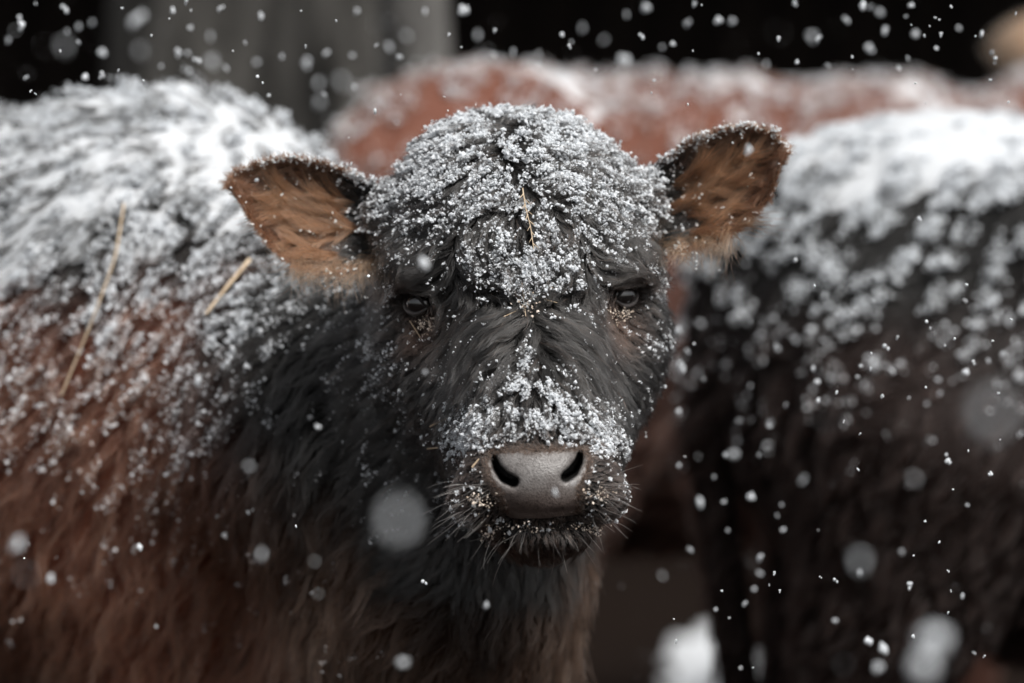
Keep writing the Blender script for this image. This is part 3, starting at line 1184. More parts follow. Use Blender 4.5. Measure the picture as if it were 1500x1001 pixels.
EARFUR = {}
for side in (-1, 1):
    fr, bk, eo = EARDATA[side]
    ns, nt = fr.shape[:2]
    axis = fr[-1, nt // 2] - fr[0, nt // 2]
    axis /= np.linalg.norm(axis)

    def ear_roots(n, sheet, srange=(0.0, 1.0), trange=(0.0, 1.0)):
        a = (srange[0] + (srange[1] - srange[0]) * RNG.random(n))
        b = (trange[0] + (trange[1] - trange[0]) * RNG.random(n))
        x, y = a * (ns - 1), b * (nt - 1)
        i, j = np.minimum(x.astype(int), ns - 2), np.minimum(y.astype(int), nt - 2)
        fx, fy = (x - i)[:, None], (y - j)[:, None]
        p = (sheet[i, j] * (1 - fx) + sheet[i + 1, j] * fx) * (1 - fy) + (sheet[i, j + 1] * (1 - fx) + sheet[i + 1, j + 1] * fx) * fy
        ds = sheet[i + 1, j] - sheet[i, j]
        dt = sheet[i, j + 1] - sheet[i, j]
        n_ = np.cross(ds, dt)
        n_ /= np.linalg.norm(n_, axis=1, keepdims=True) + 1e-9
        ds /= np.linalg.norm(ds, axis=1, keepdims=True) + 1e-9
        dt /= np.linalg.norm(dt, axis=1, keepdims=True) + 1e-9
        return p, ds, dt, n_, a, b

    def layer(nh, ng, sheet, face, L, lift, srange=(0, 1), trange=(0, 1), spread=0.5, clump=0.75, curl=0.25, droop=0.0, frizz=0.07, bend=None):
        p, ds, dt, n_, a, b = ear_roots(ng, sheet, srange, trange)
        n_ = n_ * np.sign((n_ * np.array([0, face, 0.0])).sum(1, keepdims=True) + 1e-9)
        e = (2 * b - 1)
        t = ds * (1 - 0.55 * np.abs(e) ** 3)[:, None] + dt * (spread * np.sign(e) * np.abs(e) ** 2.0 + RNG.normal(0, 0.22, ng))[:, None]
        t /= np.linalg.norm(t, axis=1, keepdims=True)
        g = grow_free(p, t, n_, L * RNG.uniform(0.6, 1.3, ng), np.clip(RNG.normal(lift, 0.1, ng), 0.05, 0.9), curl=curl, droop=droop)
        h, ds2, dt2, n2, a2, b2 = ear_roots(nh, sheet, srange, trange)
        pts, gi = children(g, h, clump=clump, lmin=0.5, frizz=frizz)
        return pts, a2, b2

    sets = []
    sets.append((layer(9000, 700, fr, -1, 0.011, 0.25, (0.02, 0.50)), 'a'))
    sets.append((layer(11000, 700, fr, -1, 0.014, 0.22, (0.38, 1.0)), 'b'))
    for (s0, t0) in ((0.36, 0.30), (0.40, 0.42), (0.44, 0.52), (0.40, 0.64), (0.46, 0.74), (0.40, 0.86), (0.58, 0.36), (0.60, 0.60), (0.30, 0.55)):       # long locks inside the cup
        sets.append((layer(420, 9, fr, -1, 0.048, 0.40, (s0 - 0.05, s0 + 0.07), (t0 - 0.05, t0 + 0.05), clump=0.78, curl=0.34, frizz=0.06), 'l'))
    sets.append((layer(9000, 700, bk, 1, 0.012, 0.25, (0.02, 1.0)), 'b2'))
    sets.append((layer(3600, 330, fr, -1, 0.012, 0.15, (0.2, 1.0), (0.0, 0.05), spread=1.1), 'e'))
    sets.append((layer(3600, 330, fr, -1, 0.012, 0.15, (0.2, 1.0), (0.95, 1.0), spread=1.1), 'e'))
    sets.append((layer(900, 42, fr, -1, 0.026, 0.3, (0.14, 0.62), (0.88, 1.0), spread=1.5, clump=0.8, curl=0.9, droop=0.5, frizz=0.15), 'f'))
    P_, T_, S_ = [], [], []
    for (pts, a2, b2), kind in sets:
        n = len(pts)
        w = sstep(0.34, 0.52, a2 + RNG.normal(0, 0.06, n))
        blk = np.array([0.012, 0.0115, 0.011])[None] * RNG.uniform(0.6, 1.8, (n, 1))
        brown = np.array([0.22, 0.085, 0.046])[None] * RNG.uniform(0.4, 1.6, (n, 1))
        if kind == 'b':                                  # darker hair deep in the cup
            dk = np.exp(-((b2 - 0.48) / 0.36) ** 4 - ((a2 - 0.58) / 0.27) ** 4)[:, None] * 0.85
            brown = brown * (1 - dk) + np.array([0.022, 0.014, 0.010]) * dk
        if kind == 'l': w = np.ones(n); brown = np.array([0.29, 0.100, 0.048])[None] * RNG.lognormal(0, 0.45, (n, 1))
        if kind == 'f': w = np.ones(n); brown = np.array([0.33, 0.145, 0.075])[None] * RNG.uniform(0.6, 1.3, (n, 1))
        if kind == 'e': w = sstep(0.22, 0.4, a2); brown = brown * 1.15
        P_.append(pts)
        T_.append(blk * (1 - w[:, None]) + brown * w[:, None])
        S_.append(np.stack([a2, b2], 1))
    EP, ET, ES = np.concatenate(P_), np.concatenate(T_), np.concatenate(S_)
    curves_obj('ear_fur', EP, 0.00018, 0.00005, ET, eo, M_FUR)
    EARFUR[side] = (EP, ES)

# ------------------------------------------------------------------ short velvet hair creeping over the rim of the nose
pp = np.array(NOSE_POLY + NOSE_POLY[:1], float)
ed = np.linalg.norm(np.diff(pp, axis=0), axis=1)
kk = RNG.choice(len(ed), 3600, p=ed / ed.sum())
tt_ = RNG.random((3600, 1))
rp = pp[kk] * (1 - tt_) + pp[kk + 1] * tt_
ctr = np.array([790.0, 706.0])
od = rp - ctr
od /= np.linalg.norm(od, axis=1, keepdims=True)
rp = rp + od * (RNG.normal(1.5, 3.2, (3600, 1)))
ok_ = rp[:, 1] < 752
rp, od = rp[ok_], od[ok_]
vp = surf_many(rp[:, 0], rp[:, 1])
vn = grad(calf_smooth, vp)
vd = np.stack([od[:, 0], 0 * od[:, 0], -od[:, 1] * 0.8], 1) + RNG.normal(0, 0.75, vp.shape)
vd -= (vd * vn).sum(1, keepdims=True) * vn
vd /= np.linalg.norm(vd, axis=1, keepdims=True) + 1e-9
VP_ = grow_free(vp, vd, vn, RNG.uniform(0.0025, 0.0065, len(vp)), RNG.uniform(0.2, 0.7, len(vp)), K=5)
curves_obj('muzzle_fur', VP_, 0.00016, 0.00005, np.array([0.045, 0.027, 0.019])[None] * RNG.lognormal(0, 0.6, (len(vp), 1)), calf, M_FUR)

# ------------------------------------------------------------------ whiskers with frost
wp = []
for i in range(110):
    if i < 40: x, y = RNG.uniform(668, 722), RNG.uniform(705, 765)
    elif i < 75: x, y = RNG.uniform(862, 905), RNG.uniform(695, 760)
    else: x, y = RNG.uniform(700, 880), RNG.uniform(770, 805)
    wp.append((x, y))
wp = np.array(wp)
wp = surf_many(wp[:, 0], wp[:, 1])
wx, wy = proj(wp)
wn_ = grad(calf_smooth, wp)
wt_ = np.stack([(wx - 790) / 90, 0 * wx - 0.1, -(wy - 730) / 90 - 0.25], 1) + RNG.normal(0, 0.25, (len(wp), 3))
wt_ /= np.linalg.norm(wt_, axis=1, keepdims=True)
WP = grow_free(wp, wt_, wn_, RNG.uniform(0.010, 0.028, len(wp)), RNG.uniform(0.2, 0.7, len(wp)), curl=0.15, droop=0.15)
curves_obj('whiskers', WP, 0.00020, 0.00007, np.array([0.45, 0.38, 0.32])[None] * RNG.uniform(0.5, 1.3, (len(wp), 1)), calf, M_FUR)
# ------------------------------------------------------------------ the other cattle
def make_cow(name, label, origin, yaw, scale, coat, head_up, head_fwd, n_g, n_h, hair_len, hair_r):
    c, s = math.cos(yaw), math.sin(yaw)
    R = np.array([[c, -s, 0], [s, c, 0], [0, 0, 1.0]])
    O = np.asarray(origin, float)
    toL = lambda P: ((P - O) @ R) / scale
    toW = lambda P: (np.asarray(P) * scale) @ R.T + O
    fwd = np.array([1.0, 0, 0])
    hu = head_up
    hx = head_fwd
    parts = [
        (ell((0.0, 0, 0.80), (0.80, 0.33, 0.36)), 0.08),
        (ell((-0.56, 0, 0.90), (0.30, 0.27, 0.28)), 0.10),
        (ell((0.50, 0, 0.86), (0.28, 0.26, 0.32)), 0.10),
        (cone((-0.72, 0, 1.05), (0.55, 0, 1.06), 0.10, 0.12), 0.10),
        (ell((-0.48, 0.20, 1.05), (0.08, 0.06, 0.06)), 0.08), (ell((-0.48, -0.20, 1.05), (0.08, 0.06, 0.06)), 0.08),
        (cone((0.62, 0, 0.92), (1.02 + hx, 0, 1.02 + hu), 0.21, 0.14), 0.10),
        (cone((1.04 + hx, 0, 1.08 + hu), (1.42 + hx, 0, 0.90 + hu), 0.125, 0.075), 0.06),
        (ell((1.43 + hx, 0, 0.88 + hu), (0.07, 0.075, 0.06)), 0.04),
        (ell((1.02 + hx, 0, 1.14 + hu), (0.09, 0.10, 0.07)), 0.05),
        (cone((-0.84, 0, 1.04), (-0.87, 0, 0.80), 0.045, 0.03), 0.05), (cone((-0.87, 0, 0.80), (-0.80, 0, 0.30), 0.028, 0.022), 0.02),
        (ell((-0.80, 0, 0.27), (0.045, 0.045, 0.12)), 0.03),
    ]
    for sg in (-1, 1):
        parts += leg_parts((0.52, 0.15 * sg, 0.66), (0.52, 0.15 * sg), 0.085, False, fwd)
        parts += leg_parts((-0.60, 0.17 * sg, 0.78), (-0.62, 0.17 * sg), 0.095, True, fwd)
    u = union(parts)
    f = lambda P: u(toL(P)) * scale
    cs = toW(np.array([[x, y, z] for x in (-1.05, 1.6 + hx) for y in (-0.45, 0.45) for z in (-0.03, 1.35 + hu)]))
    V, Q = surface_nets(f, cs.min(0), cs.max(0), 0.017)
    V[:, 2] = np.maximum(V[:, 2], -0.02)
    root = empty(name, (O[0], O[1], 0))
    tag(root, label, 'cow', None)
    me = np_mesh('body', V, Q)
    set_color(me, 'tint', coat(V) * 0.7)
    link('body', me, root, M_HIDE)
    hw = R @ fwd

    def field(P, g):
        w1 = (fbm(P, 7, 51) - 0.5) * 2.2
        w2 = (fbm(P, 7, 53) - 0.5) * 2.2
        return -hw[None] * 0.55 + np.array([0, 0, -0.9])[None] + np.stack([w1 * 0.5, w2 * 0.4, w2 * 0.4], 1)

    w = 0.15 + 0.85 * sstep(0.3, 0.6, V[Q].mean(1)[:, 2])
    g0, _ = sample_faces(V, Q, n_g, w)
    L = hair_len * RNG.uniform(0.7, 1.3, n_g) * (0.4 + 0.6 * sstep(0.3, 0.6, g0[:, 2]))
    gp, gn = grow(f, g0, field, L, np.clip(RNG.normal(0.32, 0.12, n_g), 0.1, 0.7), 5, wave=0.4)
    h0, _ = sample_faces(V, Q, n_h, w)
    hp, gi = children(gp, h0, clump=0.8, lmin=0.55, frizz=0.06)
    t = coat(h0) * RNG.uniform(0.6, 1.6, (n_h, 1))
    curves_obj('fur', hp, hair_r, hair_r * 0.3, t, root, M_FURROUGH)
    # ears: cupped leaves standing out from the poll
    for sg in (-1, 1):
        ns, nt = 14, 9
        sv, tv = np.meshgrid(np.linspace(0, 1, ns), np.linspace(-1, 1, nt), indexing='ij')
        wd = 0.068 * np.sin(np.pi * np.clip(0.10 + 0.90 * sv, 0, 1)) ** 0.62 + 0.012 * (1 - sv)
        X = 1.00 + hx - 0.02 * sv - 0.028 * (1 - tv ** 2) * np.sin(np.pi * sv)
        Yy = sg * (0.085 + 0.19 * sv)
        Z = 1.13 + hu + 0.02 * sv + wd * tv
        fr = np.stack([X, Yy, Z], -1)
        bk = fr + np.array([-0.006, 0, 0])
        VV = toW(np.concatenate([fr.reshape(-1, 3), bk.reshape(-1, 3)]))
        I = np.arange(ns * nt).reshape(ns, nt)
        q1 = np.stack([I[:-1, :-1], I[1:, :-1], I[1:, 1:], I[:-1, 1:]], -1).reshape(-1, 4)
        loop = list(I[:, 0]) + list(I[-1, 1:]) + list(I[::-1, -1][1:]) + list(I[0, ::-1][1:])
        rim = np.array([(b, a, a + ns * nt, b + ns * nt) for a, b in zip(loop[:-1], loop[1:])])
        me = np_mesh('ear', VV, np.concatenate([q1, q1[:, ::-1] + ns * nt, rim]))
        set_color(me, 'tint', np.repeat(coat(np.array([[0, 9.0, 0]])), len(VV), 0))
        eo = link('ear', me, root, M_HIDE)
        r_, _k = sample_faces(VV, np.concatenate([q1, q1[:, ::-1] + ns * nt]), 5000)
        ctr = toW(np.array([[1.0 + hx, sg * 0.18, 1.13 + hu]]))[0]
        td = toW(np.array([[1.0 + hx, sg * 1.0, 1.13 + hu]]))[0] - ctr
        out = r_ - ctr
        out = out / np.linalg.norm(out, axis=1, keepdims=True) * 0.5 + td / np.linalg.norm(td) + RNG.normal(0, 0.25, r_.shape)
        out /= np.linalg.norm(out, axis=1, keepdims=True)
        sd = np.where(_k < len(q1), 1.0, -1.0)[:, None] * (R @ fwd)[None]
        ep = grow_free(r_, out, sd, RNG.uniform(0.010, 0.022, len(r_)), np.full(len(r_), 0.25), K=4)
        curves_obj('ear_fur', ep, hair_r * 0.8, hair_r * 0.3, coat(np.tile([[0, 9.0, 0]], (len(r_), 1))) * RNG.uniform(0.7, 1.4, (len(r_), 1)), eo, M_FURROUGH)
    return root, hp, gn[gi], f, -hw * 0.5 + np.array([0, 0, -0.85]), (cs.min(0), cs.max(0))


def coat_black(P):
    n = fbm(P, 5, 61)
    w = sstep(1.02, 0.85, P[:, 2] + (n - 0.5) * 0.25)[:, None]
    e = (P[:, 1] > 8)[:, None]
    return np.where(e, 0.02, np.array([0.012, 0.0115, 0.011]) * (1 - w) + np.array([0.012, 0.0055, 0.004]) * w)


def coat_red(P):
    # reddish coat; shade on the lower flank and legs is painted into the colour
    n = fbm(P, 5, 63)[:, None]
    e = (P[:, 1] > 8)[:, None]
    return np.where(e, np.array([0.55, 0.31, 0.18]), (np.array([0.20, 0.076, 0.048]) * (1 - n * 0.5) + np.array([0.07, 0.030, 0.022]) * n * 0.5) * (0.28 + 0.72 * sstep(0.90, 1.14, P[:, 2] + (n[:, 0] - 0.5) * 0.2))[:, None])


cow_b, HPB, NB, FB, DB, BB = make_cow('cow', 'black cow with a thick layer of snow along its back and a dark brown flank', (1.10, 1.08, 0), math.radians(2), 0.985, coat_black, -0.05, 0.0, 4200, 56000, 0.040, 0.0006)
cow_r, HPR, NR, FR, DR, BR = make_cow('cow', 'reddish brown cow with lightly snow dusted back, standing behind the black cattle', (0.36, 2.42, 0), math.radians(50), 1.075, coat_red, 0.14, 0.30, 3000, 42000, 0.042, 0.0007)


# ------------------------------------------------------------------ snow lying on the coats
def grains_on(P, prob, n, rmin, rmax, cluster, jit):
    """P (N,3) candidate points, prob (N,)"""
    cs = np.cumsum(prob)
    k = np.searchsorted(cs, RNG.random(n) * cs[-1])
    k = np.minimum(k, len(P) - 1)
    m = RNG.integers(1, cluster + 1, n)
    k = np.repeat(k, m)
    p = P[k] + RNG.normal(0, jit, (len(k), 3))
    r = rmin + (rmax - rmin) * RNG.random(len(k)) ** 2.0
    return p, r


def stuff(name, label, P, R, mat=None, shell=None, fine=True):
    me = grains_mesh(name, P, R, fine)
    if shell:
        import bmesh
        V, Q = shell
        bm = bmesh.new()
        bm.from_mesh(me)
        bm.from_mesh(np_mesh('crust', V, Q))
        bm.to_mesh(me)
        bm.free()
    o = link(name, me, None, mat or M_GRAIN)
    tag(o, label, 'snow', None, 'stuff')
    return o


def crust(f, thick, lo, hi, h):
    """the layer of snow packed into a coat: everything within thick(P) of the hide"""
    g = lambda P: f(P) - thick(P)
    V, Q = surface_nets(g, lo, hi, h)
    c = V[Q].mean(1)
    Q = Q[thick(c) > -0.001]
    return compact(V, Q)


def stretched(P, e, k=0.35):
    e = e / np.linalg.norm(e)
    return P + (k - 1) * (P @ e)[:, None] * e[None]


def runs_on(pts, sprob, n, rmin, rmax, jit, kmin=0.45):
    """grains strung along chosen hairs, the way snow settles on a wet coat"""
    cs = np.cumsum(sprob)
    k = np.minimum(np.searchsorted(cs, RNG.random(n) * cs[-1]), len(pts) - 1)
    m = RNG.integers(1, 6, n)
    k2 = np.repeat(k, m)
    s0 = np.repeat(RNG.uniform(kmin, 1.0, n), m)
    q = np.clip(s0 + (np.arange(len(k2)) - np.repeat(np.cumsum(m) - m, m) - 1.5) * RNG.uniform(0.05, 0.10, len(k2)), 0.25, 1.0) * (pts.shape[1] - 1)
    i = np.minimum(q.astype(int), pts.shape[1] - 2)
    f = (q - i)[:, None]
    p = pts[k2, i] * (1 - f) + pts[k2, i + 1] * f + RNG.normal(0, jit, (len(k2), 3))
    return p, rmin + (rmax - rmin) * RNG.random(len(k2)) ** 3.0


# on the calf's head
K = HP.shape[1]
cand = HP[:, 5]
cn = gn[hgi]
lock = RNG.random(len(gn)) ** 1.6
lock = (0.25 + 1.5 * lock)[hgi]                           # some locks catch more snow than others
cx, cy = proj(cand)
cu_ = cx - AXIS(cy)
front = cand[:, 1] < 0.2
n1 = fbm(cand, 45, 71)
n2 = fbm(cand, 130, 75)
fore = sstep(415, 250, cy + np.abs(cu_) * 0.10 + (n1 - 0.5) * 190) * (0.12 + 1.3 * sstep(0.42, 0.62, n2)) * (1 + 0.8 * sstep(240, 180, cy)) * (0.35 + 0.65 * sstep(-0.35, 0.35, cn[:, 2]))
vee = np.exp(-((cx - 778) / 62) ** 2 - ((cy - 392) / 26) ** 2) * 1.1
brow = 0.16 * sstep(480, 420, cy) * sstep(0.50, 0.66, n1) * sstep(190, 140, np.abs(cu_))
brid = 1.0 * np.exp(-(cu_ / (14 + np.maximum(cy - 480, 0) * 0.36)) ** 2) * sstep(478, 560, cy) * sstep(0.42, 0.62, n2) * sstep(640, 600, cy)
band = 1.05 * np.exp(-((cy - (630 - 40 * np.exp(-(cu_ / 70) ** 2) + 0.0010 * cu_ ** 2)) / 36) ** 2) * sstep(150, 95, np.abs(cu_)) * (0.3 + 0.8 * sstep(0.38, 0.6, n2)) * (0.45 + 0.55 * sstep(585, 625, cy))
band *= (cy < 668)
edge = 0.55 * sstep(165, 215, np.abs(cu_)) * sstep(640, 480, cy) * sstep(350, 400, cy) * sstep(0.56, 0.66, n1)
spark = 0.022 * (cy < 790)
pr = (fore + vee + brow + brid + band + edge + spark) * front * (cand[:, 1] < 0.17)
clear = np.ones(len(cand))
for s in (-1, 1):
    ex, ey = proj(EYES[s])
    clear *= sstep(22, 45, np.hypot(cx - ex, cy - ey))
pr = pr * clear
p1, r1 = runs_on(HP, pr * lock, 25500, 0.00050, 0.00185, 0.0009)
stuff('snow_dusting', 'snow grains sprinkled over the forehead and nose bridge of the calf', p1, r1)
# on the ears
ep_, er_ = [], []
for side in (-1, 1):
    EP, ES = EARFUR[side]
    q = EP[:, [4, 6]].reshape(-1, 3)
    ab = np.repeat(ES, 2, 0)
    pr = 1.6 * sstep(0.10, 0.0, ab[:, 1]) * (0.35 + 0.65 * sstep(0.6, 0.3, ab[:, 0])) + 0.16 * sstep(0.45, 0.30, ab[:, 0]) + 0.03
    pr = pr * (0.3 + sstep(0.45, 0.6, fbm(q, 90, 77))) * (q[:, 1] < 0.12)
    a, b = grains_on(q, pr, 800, 0.0006, 0.0016, 3, 0.0010)
    ep_.append(a)
    er_.append(b)
stuff('snow_dusting', 'snow grains caught on the two brown ears of the calf', np.concatenate(ep_), np.concatenate(er_))
# on the calf's back
cand = BP[:, 4]
cn = bgn[bgi]
n1 = fbm(cand, 16, 81)
n2 = fbm(cand, 42, 85)
hgt = sstep(0.74, 1.02, cand[:, 2] + (n1 - 0.5) * 0.16 - 0.20 * sstep(-0.40, -0.08, cand[:, 0]) * sstep(0.75, 0.5, cand[:, 1]))
pr = hgt * (0.35 + 0.9 * sstep(0.36, 0.58, n2)) * sstep(-0.5, 0.2, cn[:, 2] + 0.25) + 0.06 * sstep(0.60, 0.85, cand[:, 2]) * sstep(0.45, 0.6, n1) + 0.006
pr = pr * (0.15 + 1.7 * RNG.random(len(bgn)) ** 2.0)[bgi] * (cand[:, 2] > 0.4) * (cand[:, 1] > 0.16)
p2_, r2_ = runs_on(BP, pr, 46000, 0.0007, 0.0021, 0.0018)
fdir = ax * 0.6 + np.array([0, 0, -0.8])


def calf_thick(P):
    Sq = stretched(P, fdir)
    n1 = fbm(P, 16, 81)
    m = sstep(0.80, 1.04, P[:, 2] + (n1 - 0.5) * 0.22 - 0.16 * sstep(-0.42, -0.05, P[:, 0]) * sstep(0.75, 0.5, P[:, 1]))
    m = m * sstep(0.30, 0.45, P[:, 1])
    return -0.013 + 0.020 * m + (fbm(Sq, 26, 83) - 0.5) * 0.024 + (vnoise(Sq, 95, 87) - 0.5) * 0.012


sh = crust(calf_smooth, calf_thick, (-1.45, 0.2, 0.70), (0.1, 1.75, 1.32), 0.0085)
stuff('snow_cover', 'snow caked in streaks over the shoulder and back of the calf', p2_, r2_, None, sh, False)


def cow_snow(HPc, Nc, f, e, box, label, lo, hi, n, tmax, nz):
    cand = HPc[:, 4]
    n1 = fbm(cand, 10, 91)
    n2 = fbm(cand, 30, 95)
    pr = sstep(lo - 0.10, hi + 0.04, cand[:, 2] + (n1 - 0.5) * 0.16) * (0.55 + 0.5 * sstep(0.38, 0.60, n2)) * sstep(-0.3, 0.5, Nc[:, 2] + 0.2)
    pr = pr + 0.02 * sstep(0.7, 0.9, cand[:, 2])
    p, r = runs_on(HPc, pr, n, 0.0010, 0.0030, 0.003)

    def thick(P):
        Sq = stretched(P, e)
        m = sstep(lo, hi, P[:, 2] + (fbm(P, 7, 91) - 0.5) * 0.30)
        return -0.012 + (tmax + 0.012) * m + (fbm(Sq, 15, 93) - 0.5) * nz + (vnoise(Sq, 60, 97) - 0.5) * 0.008
    b0, b1 = box[0].copy(), box[1].copy() + 0.05
    b0[2] = 0.80
    stuff('snow_cover', label, p, r, None, crust(f, thick, b0, b1, 0.011), False)


cow_snow(HPB, NB, FB, DB, BB, 'thick white snow lying along the back of the black cow', 0.93, 1.24, 40000, 0.017, 0.022)
cow_snow(HPR, NR, FR, DR, BR, 'thin snow dusted over the back of the reddish cow', 1.00, 1.42, 12000, 0.002, 0.024)


# ------------------------------------------------------------------ straw and chaff
def straw(name, label, pix, r, lift, side_barbs=0):
    pts = []
    for (x, y) in pix:
        p = surf(x, y)
        n = grad(calf_smooth, p[None])[0]
        pts.append(p + n * lift)
    pts = np.array(pts)
    t = np.linspace(0, 1, 12)
    tt = np.linspace(0, 1, len(pts))
    path = np.stack([np.interp(t, tt, pts[:, i]) for i in range(3)], 1)
    o = link(name, tube_mesh(name, path, np.linspace(r, r * 0.6, 12), 7, 3, 0.15), None, M_STRAW)
    tag(o, label, 'straw')
    if side_barbs:
        for i in range(side_barbs):
            k = 1 + i % 10
            d = path[min(k + 1, 11)] - path[k]
            d = d / np.linalg.norm(d)
            sd = np.array([1 if i % 2 else -1, -0.4, 0.0])
            b = path[k] + (d * 0.8 + sd * 0.7 * RNG.uniform(0.6, 1.2)) * 0.0060 * np.linspace(0, 1, 4)[:, None]
            link('barb', tube_mesh('barb', b, np.linspace(r * 0.7, r * 0.2, 4), 5, 1, 0.1), o, M_STRAW)
    return o


straw('grass_sprig', 'pale barbed grass sprig stuck in the snowy forehead of the calf', [(765, 286), (769, 312), (776, 340), (780, 372)], 0.0006, 0.012, 16)
straw('straw_stalk', 'long thin straw stalk lying on the snowy flank of the calf', [(188, 318), (178, 390), (150, 470), (104, 580)], 0.0013, 0.024)
straw('straw_stalk', 'short thick straw stalk on the calf shoulder just below its ear', [(378, 408), (350, 444), (322, 480)], 0.0024, 0.024)
bits = [((640, 624), (662, 616)), ((636, 652), (652, 655)), ((700, 688), (708, 678)), ((608, 470), (626, 500)), ((765, 418), (771, 470)), ((795, 445), (812, 450)), ((742, 470), (758, 462)),
        ((655, 536), (664, 524)), ((798, 418), (806, 428)), ((1006, 0), (1006, 0))][:-1]
bit_labels = ['flat pale straw flake in the cheek fur beside the snowy nose bridge', 'small round straw flake just below the flat one on the cheek',
              'straw flake at the edge of the muzzle beside the nostril wing', 'straw splinter hanging below the eye under the lower ear', 'upright straw splinter in the whorl between the brows',
              'level straw splinter just beside the whorl towards the higher ear', 'slanting straw splinter just beside the whorl towards the lower ear',
              'short straw splinter in the fur between eye and nose bridge', 'tiny straw crumb in the snow above the whorl']
for i, (a, b) in enumerate(bits):
    straw('straw_bit', bit_labels[i], [a, b], 0.0005 + 0.0005 * (i < 3), 0.007)
# frost crumbs in the corners of the eyes and on the chin
M_CRUST = mat_noise('tan_frost', (0.50, 0.40, 0.31), (0.80, 0.72, 0.64), 300, 0.7)
cp = []
for (x, y, sx_, sy_, n) in ((632, 478, 6, 9, 70), (905, 462, 10, 7, 90), (775, 455, 9, 14, 60), (715, 778, 7, 12, 60), (870, 768, 14, 5, 90), (795, 770, 50, 7, 60), (705, 728, 10, 5, 60), (872, 722, 12, 5, 40)):
    p = surf_many(RNG.normal(x, sx_, n), RNG.normal(y, sy_, n))
    cp.append(p + grad(calf_smooth, p) * RNG.uniform(0.002, 0.011, (n, 1)))
cp = np.concatenate(cp)
o = link('frost_crumbs', grains_mesh('frost_crumbs', cp, RNG.uniform(0.0003, 0.0010, len(cp))), None, M_CRUST)
tag(o, 'tan frost crumbs at the eye corners and chin of the calf', 'frost', None, 'stuff')

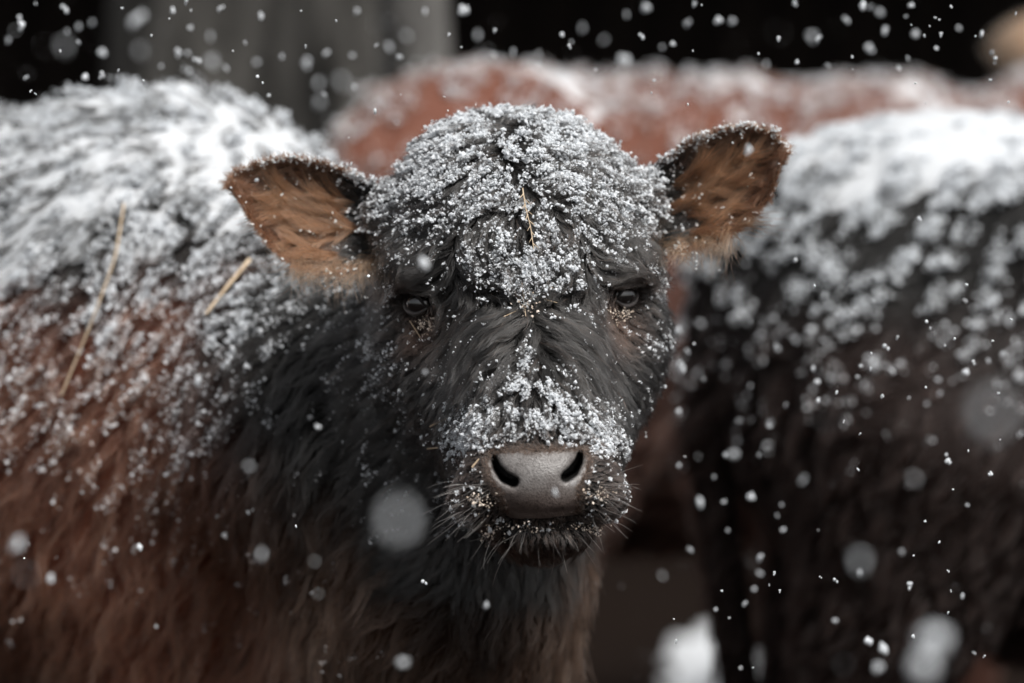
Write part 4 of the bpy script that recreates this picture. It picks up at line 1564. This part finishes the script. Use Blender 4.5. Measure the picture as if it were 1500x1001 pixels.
# ------------------------------------------------------------------ falling snow
FLAKES = '''52,6,8,40 30,28,12,70 32,38,13,90 95,14,13,80 200,30,32,50 179,12,5,100 252,17,12,80 273,3,8,90 280,16,5,50 248,28,4,100 323,13,11,70 382,24,12,60
222,52,5,100 88,75,5,100 115,62,9,50 149,78,19,60 114,40,15,25 97,47,13,20 135,33,16,20 12,59,13,25 125,115,16,80 149,110,10,90 173,103,4,100 38,114,10,45 45,134,5,90
52,138,4,80 278,41,11,35 261,77,14,60 275,78,14,35 289,89,13,80 308,54,20,20 310,92,30,25 205,75,35,13 95,68,40,10 331,100,13,30 236,98,12,30 341,75,4,100 359,63,8,35
377,92,18,20 377,112,7,95 385,122,6,90 393,140,8,40 210,118,5,80 350,145,28,25 207,132,15,25 441,16,4,100 493,31,4,100 448,68,5,100 523,17,13,30 624,18,13,35 680,16,16,80
658,51,5,80 676,69,4,90 725,45,7,60 701,53,20,20 723,80,13,35 412,84,13,35 449,92,21,40 478,78,15,35 516,81,14,30 569,69,20,30 551,67,7,50 586,84,11,50 466,123,30,20
468,150,30,18 475,138,12,30 503,121,38,12 519,128,15,25 548,164,8,90 511,202,4,90 587,139,4,80 651,142,4,80 656,162,4,90 582,180,7,40 555,36,38,10 595,53,26,12 657,108,20,20
822,51,9,80 835,68,7,95 837,62,10,30 789,94,13,35 752,77,14,35 947,13,20,65 940,54,9,90 917,22,16,20 853,41,20,15 914,87,24,55 985,65,11,65 970,70,15,25 1007,35,15,40
1017,6,9,60 1028,8,4,100 1053,31,17,80 1073,32,17,45 1015,75,4,100 958,118,8,70 873,102,7,50 955,136,4,90 1007,154,5,80 1140,57,7,90 1111,79,5,90 1121,95,16,20 884,59,22,13
1164,5,10,70 1190,54,24,25 1199,57,11,70 1166,92,9,90 1266,11,14,90 1290,19,18,30 1275,11,12,30 1240,30,14,50 1295,45,15,60 1273,72,17,50 1340,51,17,60 1334,8,10,60
1327,24,8,40 1335,37,4,90 1393,11,5,100 1370,26,5,90 1376,29,4,100 1362,39,4,100 1355,53,5,90 1378,51,6,90 1404,42,13,40 1436,51,9,90 1429,53,4,100 1372,71,8,60 1452,78,9,40
1458,85,7,80 1451,117,7,70 1317,101,9,50 1330,86,9,35 1213,96,9,30 1248,84,5,90 1249,102,3,100 1341,122,4,100 1356,151,4,100 1488,20,4,100 1477,150,4,90
994,487,12,80 1007,515,9,70 998,539,18,55 1099,470,6,100 1082,423,5,90 1192,420,5,100 1137,507,9,70 1138,512,16,20 1031,556,4,100 994,602,10,85 1191,541,13,55 1197,559,14,50
1199,587,10,50 1226,576,7,70 1127,624,10,50 1127,619,5,70 1075,665,25,35 1063,667,7,80 1112,667,5,70 1151,594,5,90 1082,617,16,20 1208,435,16,25 1205,499,17,20 1099,566,16,15
1280,440,11,40 1298,509,11,85 1276,518,5,100 1357,472,8,90 1363,481,6,60 1315,495,8,60 1416,417,6,90 1414,441,9,50 1454,500,6,90 1427,531,9,80 1415,546,13,70 1448,529,12,35
1470,519,14,30 1399,497,5,100 1384,506,6,60 1261,536,9,50 1276,541,8,70 1256,552,11,40 1292,582,7,80 1356,568,6,80 1374,556,16,25 1377,577,15,25 1307,544,15,35 1331,583,9,30
1358,592,16,20 1463,576,5,80 1455,610,100,13 1418,661,4,100 1465,644,4,90 1481,468,5,100 1236,618,5,90 1260,636,5,80 1495,637,15,30 1386,667,9,50 994,683,10,80 1028,738,20,50
1060,735,7,90 1046,699,5,80 1099,729,11,95 1145,740,13,25 1139,756,7,60 1147,776,10,60 1066,778,8,80 1011,806,8,80 1113,818,13,70 1113,840,17,25 1105,863,15,30 1091,885,11,35
1134,840,6,90 1142,866,5,100 1176,704,22,20 1223,909,14,35 1057,866,4,100 991,940,7,80 987,907,4,100 1224,851,8,90 1202,846,5,80 1103,978,4,100 1048,893,10,35 1388,677,13,95
1451,695,8,90 1340,702,35,10 1417,740,10,30 1258,822,52,13 1258,841,14,30 1319,810,16,25 1332,858,11,85 1273,939,17,90 1294,952,18,75 1286,978,26,30 1355,957,84,66 1337,933,8,100
1409,873,11,50 1389,898,5,100 1389,837,5,80 1376,795,5,90 1338,814,4,100 1355,764,4,100 1393,866,4,90 1427,957,8,40 1442,962,6,80 1396,717,4,100 1257,688,6,80
585,765,88,13 624,388,22,60 622,853,9,100 20,800,34,35 205,803,12,80 380,815,28,18 590,970,28,30 710,888,14,40 813,722,10,80 840,708,6,50 290,560,16,70 1097,220,15,70
1348,321,10,80 1163,382,10,70 375,265,8,70 623,545,8,80 72,848,20,45 365,683,26,15 433,772,5,100 466,625,14,50'''
AP = 0.105 / cam_d.dof.aperture_fstop
SC = 2.7 / FPX


def flake_mesh(k):
    import bmesh
    rs = random.Random(100 + k)
    bm = bmesh.new()
    for i in range(rs.randint(3, 5)):
        m = Matrix.Translation((rs.uniform(-0.28, 0.28), rs.uniform(-0.28, 0.28), rs.uniform(-0.34, 0.34))) @ Matrix.Diagonal((rs.uniform(0.7, 1.1), rs.uniform(0.7, 1.1), rs.uniform(0.7, 1.2), 1))
        bmesh.ops.create_icosphere(bm, subdivisions=1, radius=0.30, matrix=m)
    for v in bm.verts:
        v.co *= rs.uniform(0.88, 1.12)
    me = bpy.data.meshes.new('snowflake')
    bm.to_mesh(me)
    bm.free()
    for p in me.polygons: p.use_smooth = True
    me.materials.append(M_GRAIN)
    return me


FM = [flake_mesh(k) for k in range(7)]
for tok in FLAKES.split():
    x, y, D, al = (float(v) for v in tok.split(','))
    al /= 100
    s_px = max(D * math.sqrt(al) * 0.92, 2.6)
    blur = math.sqrt(max(D * D - s_px * s_px, 0.0))
    k = blur * SC / AP
    behind = y < 112 and k < 0.62
    d = 2.7 / (1 - k) if behind else 2.7 / (1 + k)
    if not behind and d > 2.30 and 520 < x < 1160 and 170 < y < 830: d = 2.30
    o = bpy.data.objects.new('snowflake', random.choice(FM))
    COL.objects.link(o)
    o.location = PX(x, y, d - 2.7)
    sz = s_px * d / FPX * 1.05
    o.scale = (sz, sz, sz * random.uniform(1.0, 1.3))
    o.rotation_euler = (random.uniform(-0.3, 0.3), random.uniform(-0.4, 0.4), random.uniform(0, 6.28))
    big = D > 24
    if y < 170 and x < 165: where = 'before the dark shed boards beyond the snowy calf back'
    elif y < 170 and x < 700: where = 'before the grey tree trunks'
    elif y < 170: where = 'before the dark shed above the reddish cow'
    elif x > 960 and y > 640: where = 'before the legs and belly of the black cow'
    elif x > 960: where = 'before the flank of the black cow'
    elif x < 520: where = 'before the shaggy flank of the calf'
    else: where = 'before the face and throat of the calf'
    kind_ = 'large soft blurred snowflake' if big else ('tiny crisp snowflake' if D <= 6 else ('round faint blurred snowflake' if al < 0.4 else 'small bright snowflake'))
    tag(o, kind_ + ' falling ' + where,
        'snowflake', kind_.replace('snowflake', 'snowflakes') + ' ' + where)
# the finer snow between them
n = 420
dd = RNG.uniform(1.5, 9.5, n) ** 1.0
P_ = np.stack([RNG.uniform(-0.20, 0.20, n) * dd, dd - 2.7, 1.10 - dd * 0.052 + RNG.uniform(-0.135, 0.135, n) * dd], 1)
ok = (calf_smooth(P_) > 0.05)
P_ = P_[ok]
o = link('falling_snow', grains_mesh('falling_snow', P_, RNG.uniform(0.0005, 0.0013, len(P_))), None, M_SNOW)
tag(o, 'fine snow grains falling all through the air', 'snow', None, 'stuff')
